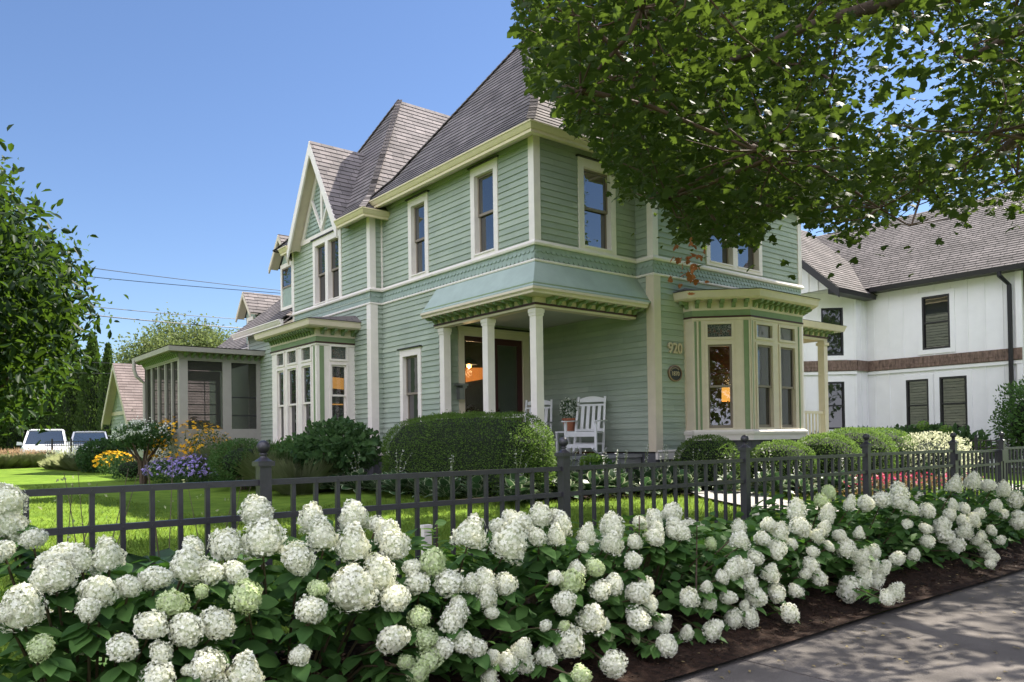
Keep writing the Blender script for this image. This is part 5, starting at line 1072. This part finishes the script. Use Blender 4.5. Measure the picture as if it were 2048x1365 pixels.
TR.build('trunk', m_bark, mt, True); BRn.build('branches', mat('reddish_twig', (.10, .06, .04), .8, var=.2), mt, True)
MV = [(0, 0, 0), (.12, .30, .02), (.02, .52, -.04), (.30, .40, 0), (.50, .60, -.08), (.52, .30, .03), (.80, .28, -.03), (1.0, 0, -.12), (.80, -.28, -.03), (.52, -.30, .03), (.50, -.60, -.08), (.30, -.40, 0), (.02, -.52, -.04), (.12, -.30, .02), (.4, 0, .05)]
MF = [(14, i, i+1) for i in range(0, 13)]+[(14, 13, 0)]
nl = 56; P = np.repeat(tips, nl, 0)+rng.normal(size=(len(tips)*nl, 3))*np.array((.34, .34, .24)); ok_ = crown_ok(P) | ((rng.random(len(P)) < .04) & (project(P)[0] > 1040+.45*project(P)[1])); 
px, py, w_ = project(P); bad = (w_ > .3) & (w_ < 2.5) & (px > 900); P = P[ok_ & ~bad]; n = len(P)
a = rng.uniform(0, 6.28, n); A = np.c_[np.cos(a), np.sin(a), rng.uniform(-.9, .1, n)]; Nn = np.c_[np.zeros(n), np.zeros(n), np.ones(n)]+rng.normal(size=(n, 3))*.45
leafmesh('crown', P, A, Nn, rng.uniform(.05, .098, n), MV, MF, G['maple'], mt)
rq = 34; x, y = at(1385, 8.5); P = np.c_[rng.normal(x, .09, rq), rng.normal(y, .09, rq), rng.normal(3.02, .16, rq)]; leafmesh('dead_leaves', P, rdir(rq, -.4), rdir(rq), rng.uniform(.05, .09, rq), MV, MF, greens('rust_leaf', (.20, .07, .02), (.35, .13, .05), .3), mt)
# ------------------------------------------------------------------ generic trees
def tree(nm, lab, base, h, r, tips_n, nl, lm, ls, tv=OVS, tf=OVSF, zc=.62, rz=.42, spread=.3, trunk=.12, grp=None, dir_=None, cat='tree', crownfn=None):
    b = Vector(base); e = empty(nm, b, lab, cat, grp); v = rdir(tips_n); rad = rng.random(tips_n)**.35
    T = v*rad[:, None]*np.array((r, r, h*rz))+np.array((b.x, b.y, b.z+h*zc)); T[:, :2] += rng.normal(size=(tips_n, 2))*r*.06
    if crownfn: T = crownfn(T)
    s = MB(); top = b+Vector((0, 0, h*.75)); s.tube([b-Vector((0, 0, .15)), b+Vector((trunk*.3, 0, h*.35)), top], [trunk, trunk*.7, trunk*.2], 8)
    for i in range(min(len(T), 46)):
        q = Vector(T[i]); f = min(.9, max(.25, (q.z-b.z)/h*.7)); a0 = b.lerp(top, f); s.tube([a0, a0.lerp(q, .5)+Vector((0, 0, .05*h)), q], [trunk*.28, trunk*.16, trunk*.05], 5, False)
    s.build('trunk', m_bark, e, True); P = np.repeat(T, nl, 0)+rng.normal(size=(len(T)*nl, 3))*spread; k = len(P)
    A = rdir(k, -.15 if dir_ is None else dir_); Nn = rdir(k, .9); leafmesh('crown', P, A, Nn, rng.uniform(ls*.7, ls*1.25, k), tv, tf, lm, e); return e
MGV = [(0, 0, 0), (.3, .18, .06), (.65, .2, .0), (1, 0, -.25), (.65, -.2, .0), (.3, -.18, .06)]; MGF = [(0, 1, 2, 3), (0, 3, 4, 5)]
x, y = at(-45, 11.5)
def mag(T):
    px, py, w_ = project(T); lim = np.interp(py, [300, 350, 420, 470, 540, 600, 680, 740, 800, 850, 870], [-60, -25, 30, 62, 112, 148, 135, 92, 65, 15, -40]); return T[(px < lim) & (py > 345) & (py < np.interp(px, [0, 100, 150, 190], [825, 800, 750, 690]))]
tree('magnolia_tree', 'large-leaved dark tree filling the left edge in front of the cars', (x, y, .2), 5.9, 2.35, 1000, 32, G['mag'], .16, MGV, MGF, .57, .5, .24, .14, crownfn=mag, dir_=.15)
x, y = at(-75, 24); tree('lime_tree', 'paler sunlit tree behind the dark large-leaved tree at the left', (x, y, .35), 8.6, 3.2, 300, 60, G['mid'], .13, zc=.6, rz=.42, spread=.4)
for i, (x, y, h, r) in enumerate(((-22, -3, 11, 4.5), (-24, 7, 12, 5), (-15, -22, 10, 4.5), (-4, -25, 12, 5), (6, -24, 11, 4.5), (-27, 19, 10, 4), (16, -26, 12, 5), (26, -24, 11, 5), (-14, 27, 11, 4), (-21, 35, 12, 5))):
    tree('street_tree', ['broad tree across the side yard, seen only in reflections', 'taller tree across the side yard, seen only in reflections', 'tree across the road at the left, seen only in reflections', 'tree straight across the road, seen only in reflections', 'tree across the road at the right, seen only in reflections', 'tree far behind the side yard, seen only in reflections', 'big tree at the right across the road, seen only in reflections', 'tree farthest right across the road, seen only in reflections', 'tree at the left beyond the driveway, seen only in reflections', 'tree farthest left beyond the driveway, seen only in reflections'][i], (x, y, 0), h, r, 110, 40, G['mid'], .42, zc=.55, rz=.42, spread=.7, trunk=.25)
# ------------------------------------------------------------------ left garden
def conifer(x, y, h, r, lab):
    z0 = g(x, y); e = empty('arborvitae', (x, y, z0), lab, 'tree', 'arborvitae row behind the parked cars'); n = int(5200*h*r/6)
    t = rng.random(n)**.8; a = rng.uniform(0, 6.28, n); prof = np.minimum(1, (1-t)*1.5)**.8*np.minimum(1, .6+t*2); rr_ = r*prof*(.72+.3*rng.random(n)+.14*np.sin(a*3+t*22)); P = np.c_[x+rr_*np.cos(a), y+rr_*np.sin(a), z0+.1+h*t]
    leafmesh('crown', P, np.c_[np.cos(a)*.6, np.sin(a)*.6, np.ones(n)]+rng.normal(size=(n, 3))*.35, rdir(n), rng.uniform(.12, .26, n), OVS, OVSF, G['thuja'], e)
    s = MB(); s.tube([(x, y, z0-.1), (x, y, z0+h*.9)], [.12, .03], 6); s.lathe((x, y, z0+.1), [(r*.3, 0), (r*.6, h*.2), (r*.55, h*.55), (.02, h*.93)], 10); s.build('trunk', m_core, e)  # the lathe is a core in the painted shade colour, filling the crown
for i, (px, d, h, r) in enumerate(((-60, 46, 6.2, 1.3), (-10, 46, 6.0, 1.3), (35, 46, 5.6, 1.2), (75, 47, 5.9, 1.2), (112, 46, 6.2, 1.2), (148, 45, 6.2, .95), (186, 44, 6.9, .82), (217, 43, 6.1, .5))):
    x, y = at(px, d); conifer(x, y, h, r, ['arborvitae beyond the left edge of the view', 'dark arborvitae at the left edge', 'arborvitae behind the left of the white parked car', 'dark arborvitae directly behind the white parked car', 'arborvitae between the two parked cars', 'arborvitae left of the two tall ones', 'tallest sunlit arborvitae behind the second car', 'narrow arborvitae nearest the garage'][i])
for i, (px, d, h, r) in enumerate(((300, 62, 9.2, 3.0), (375, 66, 11.6, 3.4), (440, 70, 11.0, 3.3), (225, 75, 8.5, 2.2))):
    x, y = at(px, d); tree('distant_tree', ['low round distant tree left of centre above the screened porch', 'tallest distant tree above the screened porch', 'distant tree right behind the screened porch', 'small distant tree between the garage and the arborvitae'][i], (x, y, .5), h, r, 190, 60, G['tree'], .30, zc=.68, rz=.30, spread=.55, trunk=.22, grp='distant trees beyond the garage')
# cars
m_carw = mat('white_car_paint', (.72, .72, .74), .18, spec=.6); m_cars = mat('silver_car_paint', (.40, .42, .46), .2, metal=.4); m_tyre = mat('black_tyre', (.02, .02, .02), .8); m_cg = glass_mat('car_glass', base=(.02, .03, .045), f0=.08)
def car(px, d, rz, m, lab, suv=1.0):
    x, y = at(px, d); z0 = .22; e = empty('parked_car', (0, 0, 0), lab, 'car', 'cars parked beyond the lawn')
    W = .93; Ht = 1.62*suv
    # stations along length (front at y=-2.3): (y, z_low, z_belt, z_roof, half width belt, half width roof)
    def loft(name, sts, mm, closed=True):
        s = MB(); R0 = None
        for st in sts:
            yy, pts = st; ring = [(p[0], yy, p[1]) for p in pts]
            if R0 is None: s.poly(ring)
            else:
                for k in range(len(ring)): j = (k+1) % len(ring); s.poly([R0[k], R0[j], ring[j], ring[k]])
            R0 = ring
        s.poly(R0); o = s.build(name, mm, e); md = o.modifiers.new('b', 'BEVEL'); md.width = .03; md.segments = 2; md.angle_limit = .4; return o
    sec = lambda w_, zl, zb_: [(-w_*.9, zl), (w_*.9, zl), (w_, zl+.25), (w_, zb_-.16), (w_*.88, zb_), (-w_*.88, zb_), (-w_, zb_-.16), (-w_, zl+.25)]
    loft('body', [(-2.3, sec(W*.80, .32, .78)), (-2.15, sec(W*.93, .24, .92)), (-1.6, sec(W, .22, 1.0)), (-1.0, sec(W, .22, 1.06)), (1.5, sec(W, .22, 1.08)), (2.1, sec(W*.97, .24, 1.04)), (2.3, sec(W*.85, .34, .9))], m)
    cab = lambda w0, w1, z0_, z1_: [(-w0, z0_), (w0, z0_), (w1, z1_), (-w1, z1_)]
    loft('roof', [(-.38, cab(.70, .60, Ht-.06, Ht-.02)), (-.1, cab(.71, .62, Ht-.06, Ht+.02)), (1.3, cab(.71, .62, Ht-.06, Ht+.02)), (1.6, cab(.70, .58, Ht-.08, Ht-.03))], m)
    s = MB(); A1 = [(-.80, -1.08, 1.055), (.80, -1.08, 1.055), (.67, -.34, Ht-.05), (-.67, -.34, Ht-.05)]; s.poly(A1); s.build('windscreen', m_cg, e)
    s = MB(); s.hexa([(-.81, -1.06, 1.04), (.81, -1.06, 1.04), (.81, 2.0, 1.05), (-.81, 2.0, 1.05), (-.68, -.33, Ht-.07), (.68, -.33, Ht-.07), (.68, 1.55, Ht-.07), (-.68, 1.55, Ht-.07)]); s.build('side_window', m_cg, e)
    for s_ in (-1, 1):
        s = MB(); s.bar((s_*.83, -1.10, 1.04), (s_*.69, -.34, Ht-.03), .07, .05); s.build('pillar', m, e); s = MB(); s.bar((s_*.82, .35, 1.05), (s_*.69, .35, Ht-.04), .06, .05, up=(0, 1, 0)); s.build('pillar', m, e)
        s = MB(); s.hexa([(s_*.90, -.95, 1.02), (s_*1.13, -.93, 1.03), (s_*1.13, -.80, 1.04), (s_*.90, -.82, 1.02), (s_*.92, -.95, 1.16), (s_*1.10, -.93, 1.18), (s_*1.10, -.80, 1.18), (s_*.92, -.82, 1.16)]); s.build('mirror', m, e)
        s = MB(); s.hexa([(s_*.42, -2.29, .70), (s_*.76, -2.20, .72), (s_*.76, -2.1, .72), (s_*.42, -2.2, .70), (s_*.42, -2.27, .80), (s_*.80, -2.14, .86), (s_*.80, -2.05, .86), (s_*.42, -2.2, .80)]); s.build('headlight', m_cg, e)
        for yy in (-1.45, 1.45):
            s = MB(); n = 18; pr_ = [(math.cos(2*math.pi*k/n)*.34, math.sin(2*math.pi*k/n)*.34+.34) for k in range(n)]; s.prism([(s_*.74, yy+a, b) for a, b in pr_], (s_*.2, 0, 0)); wh = s.build('wheel', m_tyre, e)
            s = MB(); s.prism([(s_*.941, yy+a*.6, (b-.34)*.6+.34) for a, b in pr_], (s_*.01, 0, 0)); s.build('rim', m_cars, wh)
    s = MB(); s.box(-.5, .5, -2.325, -2.27, .52, .70); s.build('grille', m_tyre, e)
    e.location = (x, y, z0); e.rotation_euler[2] = rz; return e
car(93, 37, R_(-12), m_carw, 'white SUV parked facing the camera beyond the lawn, left of the two cars', 1.08)
car(179, 40, R_(-10), m_cars, 'silver car parked facing the camera beyond the lawn, right of the two cars', 1.04)
# fence by the cars
r = empty('driveway_fence', (at(150, 32)[0], at(150, 32)[1], .4), 'low black iron fence in front of the parked cars', 'fence'); a = Vector((*at(90, 32), .4)); b = Vector((*at(215, 31), .4)); s = MB()
for z in (.95, .8, .15): s = MB(); s.bar(a+Vector((0, 0, z)), b+Vector((0, 0, z)), .03, .03); s.build('rail', m_iron, r)
for k in range(27):
    p = a.lerp(b, k/26); th = .07 if k % 8 == 3 else .018; s = MB(); s.box(p.x-th/2, p.x+th/2, p.y-th/2, p.y+th/2, .4, 1.35+(.12 if th > .05 else 0)); s.build('post' if th > .05 else 'picket', m_iron, r)
GB_ = [(0, -.5, 0), (0, .5, 0), (.5, .4, .05), (1, 0, .35), (.5, -.4, .05)]
def grass_clump(px, d, h, r, n, lab, m=None, plume=None, grp=None, nm='ornamental_grass', cat='grass plant'):
    x, y = at(px, d); z0 = g(x, y)
    if nm: e = empty(nm, (x, y, z0), lab, cat, grp)
    a = rng.uniform(0, 6.28, n); rr_ = rng.random(n)**.5*r*.35; lean = rng.uniform(.05, .75, n)
    leafmesh('blades', np.c_[x+rr_*np.cos(a), y+rr_*np.sin(a), np.full(n, z0-.02)], np.c_[np.cos(a)*lean, np.sin(a)*lean, np.ones(n)], np.c_[-np.cos(a), -np.sin(a), np.full(n, .2)], np.c_[rng.uniform(h*.55, h*1.1, n), rng.uniform(.006, .013, n), np.full(n, -h*.9)], GB_, BLF, m or G['straw'], e)
    if plume:
        q = n//5; a = rng.uniform(0, 6.28, q); l = rng.random(q)**.5*r*.8; leafmesh('plume', np.c_[x+l*np.cos(a), y+l*np.sin(a), z0+h*rng.uniform(.72, 1.12, q)], rdir(q, 1.2), rdir(q), np.c_[rng.uniform(.08, .2, q), rng.uniform(.02, .05, q), np.full(q, .03)], OVS, OVSF, plume, e)
    return e
for i, px in enumerate((-25, 5, 32, 58, 82)): grass_clump(px, 30+i*.4, .62, .8, 900, ['tan-plumed grass at the very left edge', 'tan-plumed grass second from the left', 'tan-plumed grass in the middle of the row', 'tan-plumed grass left of the white car', 'tan-plumed grass in front of the white car'][i], plume=G['tan'], grp='plumed grasses by the driveway')
for i, px in enumerate((108, 130, 152, 172)): grass_clump(px, 30-i*.4, [.42, .6, .75, .55][i], .8, 800, ['short green grass clump in front of the white car', 'pale grass clump between the cars, left', 'tall pale plumed grass between the two cars', 'pale grass clump in front of the silver car'][i], plume=G['pale'] if i else None, grp='pale grasses by the driveway')
for i, (px, d, h) in enumerate(((470, 18.5, .95), (520, 17.5, 1.05), (565, 16.2, .85), (600, 14.8, .7))): grass_clump(px, d, h, 1.0, 1900, ['feathery grass below the screened porch', 'tallest feathery grass left of the bay window', 'feathery grass in front of the bay window', 'low feathery grass beside the dark shrub'][i], m=G['straw'], grp='feathery grasses along the left wing')
x, y = at(213, 28); shrub('rhododendron', 'dark round shrub left of the garage corner', 'shrub', (x, y, .75), (.95, .95, .62), 3000, None, G['dark'], .12, OV, OVF, .6, zb=.3)
def flowers(nm, lab, px, d, r, h, n, nf, fm, fs, lm, grp=None):
    x, y = at(px, d); z0 = g(x, y); e = empty(nm, (x, y, z0), lab, 'flowers', grp); P, Vn = ell_pts(n, (x, y, z0+h*.45), (r, r, h*.5), .45, z0)
    leafmesh('foliage', P, Vn+rdir(len(P)), Vn+rdir(len(P)), rng.uniform(.04, .08, len(P)), OVS, OVSF, lm, e)
    P, Vn = ell_pts(nf, (x, y, z0+h*.5), (r*1.03, r*1.03, h*.55), .9, z0+h*.35); k = len(P); leafmesh('blossom', P, rdir(k, 0, .4), Vn+rdir(k)*.5+np.array([0, 0, .6]), rng.uniform(fs*.7, fs*1.2, k), PET, PETF, fm, e)
    s = MB()
    for k in range(10): a = k*.63; s.tube([(x, y, z0-.02), (x+r*.7*math.cos(a), y+r*.7*math.sin(a), z0+h*.8)], .006, 4)
    s.build('stem', m_stalk, e)
m_yel = greens('golden_petal', (.62, .30, .01), (.75, .45, .02), .2, (.8, .5, .05)); m_pur = greens('lilac_petal', (.24, .18, .48), (.46, .38, .68), .2, (.4, .35, .7))
flowers('black_eyed_susans', 'large golden daisy clump below the screened porch', 372, 21.0, 1.0, 1.65, 2200, 760, m_yel, .06, G['dark'])
flowers('black_eyed_susans', 'golden daisies right of the large clump, more sparse', 418, 20.0, .6, 1.4, 1100, 220, m_yel, .05, G['dark'])
flowers('black_eyed_susans', 'sunlit small golden daisy clump left of the white-flowered small tree', 228, 26, .62, .75, 900, 260, m_yel, .06, G['mid'])
flowers('asters', 'lilac aster clump nearest the lawn', 400, 18.0, .66, .72, 1800, 760, m_pur, .045, G['dark'], 'lilac asters by the lawn')
flowers('asters', 'lilac asters in front of the golden daisies', 345, 20.0, .7, .62, 1600, 460, m_pur, .045, G['dark'], 'lilac asters by the lawn')
x, y = at(262, 22); shrub('barberry', 'low dark shrub under the white-flowered small tree', 'shrub', (x, y, .48), (.55, .55, .35), 1500, None, G['dark'], .06, zb=.25)
# hydrangea standard
x, y = at(286, 20.3); z0 = g(x, y); ht = empty('hydrangea_tree', (x, y, z0), 'small multi-stemmed tree with white flower clusters at the garage corner', 'tree'); s = MB(); T = []
for k in range(7):
    a = k*.9+.3; e_ = (x+.5*math.cos(a), y+.5*math.sin(a), z0+1.12); s.tube([(x+.04*math.cos(a), y+.04*math.sin(a), z0-.1), (x+.1*math.cos(a), y+.1*math.sin(a), z0+.55), e_], [.05, .04, .015], 6)
s.build('trunk', m_bark, ht, True); P, Vn = ell_pts(2200, (x, y, z0+1.22), (.72, .72, .34), .3, z0+.9); leafmesh('crown', P, Vn+rdir(len(P)), Vn+rdir(len(P)), rng.uniform(.07, .12, len(P)), OVS, OVSF, G['dark'], ht)
cc, _ = ell_pts(60, (x, y, z0+1.25), (.72, .72, .38), .9, z0+1.15); P = np.repeat(cc, 22, 0)+rng.normal(size=(len(cc)*22, 3))*.05; leafmesh('blossom', P, rdir(len(P)), rdir(len(P)), rng.uniform(.02, .035, len(P)), PET, PETF, m_white, ht)
# ------------------------------------------------------------------ garage
gx0, gy0 = at(268, 27.2); GHW = 1.7; gr = empty('garage', (gx0, gy0+GHW, .3), 'small green gabled garage with pinkish brown shingles left of the screened porch', 'garage')
ye, yp, zr, zp = gy0, gy0+GHW, 2.33, 4.15; s = MB(); sl = (zp-zr)/GHW
siding(s, FX(gx0), ye, ye+2*GHW, .3, zr, e=.13); siding(s, FY(ye), gx0, gx0+7, .3, zr, e=.13)
z = zr
while z < zp-.05: 
    h = (zp-z)/sl; s.poly([(gx0-.016, yp-h, z), (gx0-.016, yp+h, z), (gx0-.004, yp+h-.13/sl, z+.13), (gx0-.004, yp-h+.13/sl, z+.13)]); z += .13
s.build('wall', M['siding'], gr)
s = MB(); ov = .3; roof_plane(s, [(gx0-ov, ye-ov, zr-ov*sl), (gx0+7.2, ye-ov, zr-ov*sl), (gx0+7.2, yp, zp), (gx0-ov, yp, zp)]); roof_plane(s, [(gx0-ov, yp+GHW+ov, zr-ov*sl), (gx0+7.2, yp+GHW+ov, zr-ov*sl), (gx0+7.2, yp, zp), (gx0-ov, yp, zp)])
g_roof = s.build('roof', shingle_mat('pinkish_shingles', (.175, .14, .13), (.22, .18, .168), (.12, .095, .088)), gr)
rake(gr, FX(gx0), yp, GHW+ov, zr-ov*sl, zp, ov-.03, ov+.01, .16, 'cream'); rake(gr, FX(gx0), yp, GHW+ov-.02, zr-ov*sl, zp-.02, .0, ov-.03, .03, 'cream', 'soffit')
s = MB(); s.fb(FX(gx0), ye, ye+2*GHW, .017, .04, zr-.05, zr+.08); s.box(gx0-.03, gx0+.05, ye-.04, ye+.05, .3, zr-.06); s.build('trim', M['cream'], gr)
# ------------------------------------------------------------------ white neighbour house
WX, WY = 15.10, 1.95; NH = empty('white_house', (WX, WY, .2), 'white board-and-batten house with black windows and brown shingle band', 'house')
m_bb = mat('white_board_siding', (.80, .80, .80), .6, var=.03, vscale=3); m_blk = mat('black_trim', (.015, .015, .018), .4); m_brn = mat('cedar_shingle_band', (.17, .115, .09), .8, var=.5, vscale=7, stretch=(3, 3, 1))
def bb(fr, u0, u1, z0, z1, holes, sp=.44):
    s = MB(); fill(s, fr, u0, u1, z0, z1, -.15, 0, holes); u = u0+.02
    while u < u1-.02:
        z = z0; hs = sorted([(h[2]-.14, h[3]+.14) for h in holes if h[0]-.16 < u < h[1]+.16])
        for a, b in hs:
            if a > z: s.fb(fr, u-.022, u+.022, .001, .02, z, a)
            z = max(z, b)
        if z < z1: s.fb(fr, u-.022, u+.022, .001, .02, z, z1)
        u += sp
    return s
def nwin(fr, h, hung=True):
    s = MB(); fill(s, fr, h[0]-.13, h[1]+.13, h[2]-.13, h[3]+.13, .001, .028, [h]); w_ = s.build('window', m_bb, NH)
    s = MB(); zm = (h[2]+h[3])/2; hs_ = [(h[0]+.05, h[1]-.05, h[2]+.06, zm-.02), (h[0]+.05, h[1]-.05, zm+.02, h[3]-.05)] if hung else [(h[0]+.05, h[1]-.05, h[2]+.06, h[3]-.05)]
    fill(s, fr, h[0], h[1], h[2], h[3], -.08, .02, hs_); s.build('window_frame', m_blk, w_); s = MB(); s.fb(fr, h[0]+.05, h[1]-.05, -.05, -.045, h[2]+.06, h[3]-.05); s.build('pane', M['glassd'], w_)
fW = FX(WX); hM = [(-.46, .30, 3.58, 5.12), (-.87, -.14, 1.22, 2.76), (.16, .80, 1.22, 2.74)]
bb(fW, -2.25, WY, .2, 5.75, hM).build('wall', m_bb, NH)
for h in hM: nwin(fW, h)
c0 = Vector((14.4, WY)); dC = Vector((-.7071, .7071)); nC = Vector((-.7071, -.7071)); fCh = Fr(c0, dC, nC); Lc = 2.1
hC_ = [(.36, 1.0, 1.32, 2.76), (.36, 1.0, 3.55, 5.0)]; bb(fCh, 0, Lc, .2, 5.45, hC_, .36).build('wall', m_bb, NH)
for h in hC_: nwin(fCh, h)
bb(FY(WY), 14.4, WX, .2, 5.5, [], .3).build('wall', m_bb, NH)
gxf = 14.4-.7071*Lc; gyf = WY+.7071*Lc; bb(FX(gxf), gyf, gyf+2.6, .2, 5.45, []).build('wall', m_bb, NH)
s = MB(); gg = FX(12.95+.25); pk = 4.75; s.prism([gg(WY, 0, 5.45), gg(2*pk-WY, 0, 5.45), gg(pk, 0, 8.1)], (.1, 0, 0)); s.poly([(13.2, WY, 5.45), (15.1, WY, 5.45), (15.1, 5, 5.45), (13.2, 5, 5.45)])
for yy in np.arange(WY+.2, pk+2.4, .3): s.box(13.17, 13.2, yy-.02, yy+.02, 5.46, 5.46+max(.02, (2.8-abs(yy-pk))*.93))
s.build('gable_wall', m_bb, NH)
s = MB(); roof_plane(s, [(12.85, WY-.35, 5.36), (16.6, WY-.35, 5.36), (16.6, pk, 8.25), (12.85, pk, 8.25)], .16); roof_plane(s, [(12.85, 2*pk-WY+.35, 5.36), (16.6, 2*pk-WY+.35, 5.36), (16.6, pk, 8.25), (12.85, pk, 8.25)], .16)
m_ns = shingle_mat('taupe_shingles', (.10, .09, .086), (.155, .138, .13), (.04, .036, .034), rh=.16, mort=.016); s.build('roof', m_ns, NH)
s = MB(); roof_plane(s, [(WX-.38, -9, 5.56), (WX-.38, 9, 5.56), (WX+4.2, 9, 8.75), (WX+4.2, -9, 8.75)], .16); roof_plane(s, [(WX+8.78, -9, 5.56), (WX+8.78, 9, 5.56), (WX+4.2, 9, 8.75), (WX+4.2, -9, 8.75)], .16); s.build('roof', m_ns, NH)
s = MB(); s.sweep([(WX, WY-.3), (WX, -8.9)], [(.0, 5.44), (.40, 5.44), (.42, 5.58), (.0, 5.58)]); s.sweep([(12.86, WY), (15.0, WY)], [(.0, 5.24), (.35, 5.24), (.37, 5.38), (0, 5.38)]); s.build('gutter', m_blk, NH)
rake(NH, FX(13.2), pk, pk-WY+.35, 5.36, 8.25, .34, .38, .20, 'black')
s = MB(); s.fb(fW, -2.25, WY-.02, .021, .06, 3.08, 3.40); s.fb(FY(WY), 14.4, WX-.06, .021, .06, 3.08, 3.40); s.fb(fCh, 0, Lc, .021, .06, 3.08, 3.40)
k = 0
for fr, a, b in ((fW, -2.25, WY-.02), (fCh, 0, Lc)):
    for zz in (3.1, 3.2, 3.3):
        u = a
        while u < b-.1: s.fb(fr, u, u+.11, .061, .068+.008*random.random(), zz, zz+.085+.01*random.random()); u += .115
s.build('shingle_band', m_brn, NH)
s = MB(); s.fb(fW, -2.25, WY-.02, .0, .045, 2.98, 3.07); s.fb(fCh, 0, Lc, .0, .045, 2.98, 3.07); s.fb(fW, -2.27, -2.12, .0, .05, .2, 2.97); s.fb(fW, -2.27, -2.12, .0, .05, 3.41, 5.44); s.build('trim', m_bb, NH)
s = MB(); s.tube([(WX-.36, -1.85, 5.45), (WX-.36, -1.85, 5.35), (WX-.1, -2.0, 5.1), (WX-.1, -2.0, .3)], .06, 8); s.build('downpipe', m_blk, NH)
s = MB(); bb(FY(-2.25), WX+.01, WX+8, .2, 5.6, []); s = bb(FX(WX+.9), -9, -2.25, .2, 5.6, []); s.build('wall', m_bb, NH)
s = MB(); s.box(WX+.2, WX+8, -2.2, 8.5, .2, 5.5); s.build('inner_wall', M['dark'], NH)
# ------------------------------------------------------------------ overhead wires
for i, (a, b) in enumerate((((120, 515, 30), (575, 583, 36)), ((120, 535, 30), (575, 588, 36)), ((150, 597, 30), (510, 641, 36)), ((160, 615, 30), (500, 658, 36)), ((60, 708, 40), (262, 728, 40)), ((60, 732, 40), (262, 748, 40)))):
    p = Vector(CAM+ray(a[0], a[1])*a[2]); q = Vector(CAM+ray(b[0], b[1])*b[2]); p2 = p+(p-q)*1.2; s = MB(); s.tube([p2.lerp(q, t)-Vector((0, 0, .25*math.sin(math.pi*t))) for t in np.linspace(0, 1, 14)], .022 if i == 3 else .014, 5)
    tag(s.build('power_line', M['black']), ['highest thin wire against the sky left of the gable', 'second highest thin wire left of the gable', 'thin pale wire just above the thick cable', 'thickest dark cable ending at the rear eave', 'upper wire crossing in front of the arborvitae', 'lower wire crossing in front of the arborvitae'][i], 'wire')
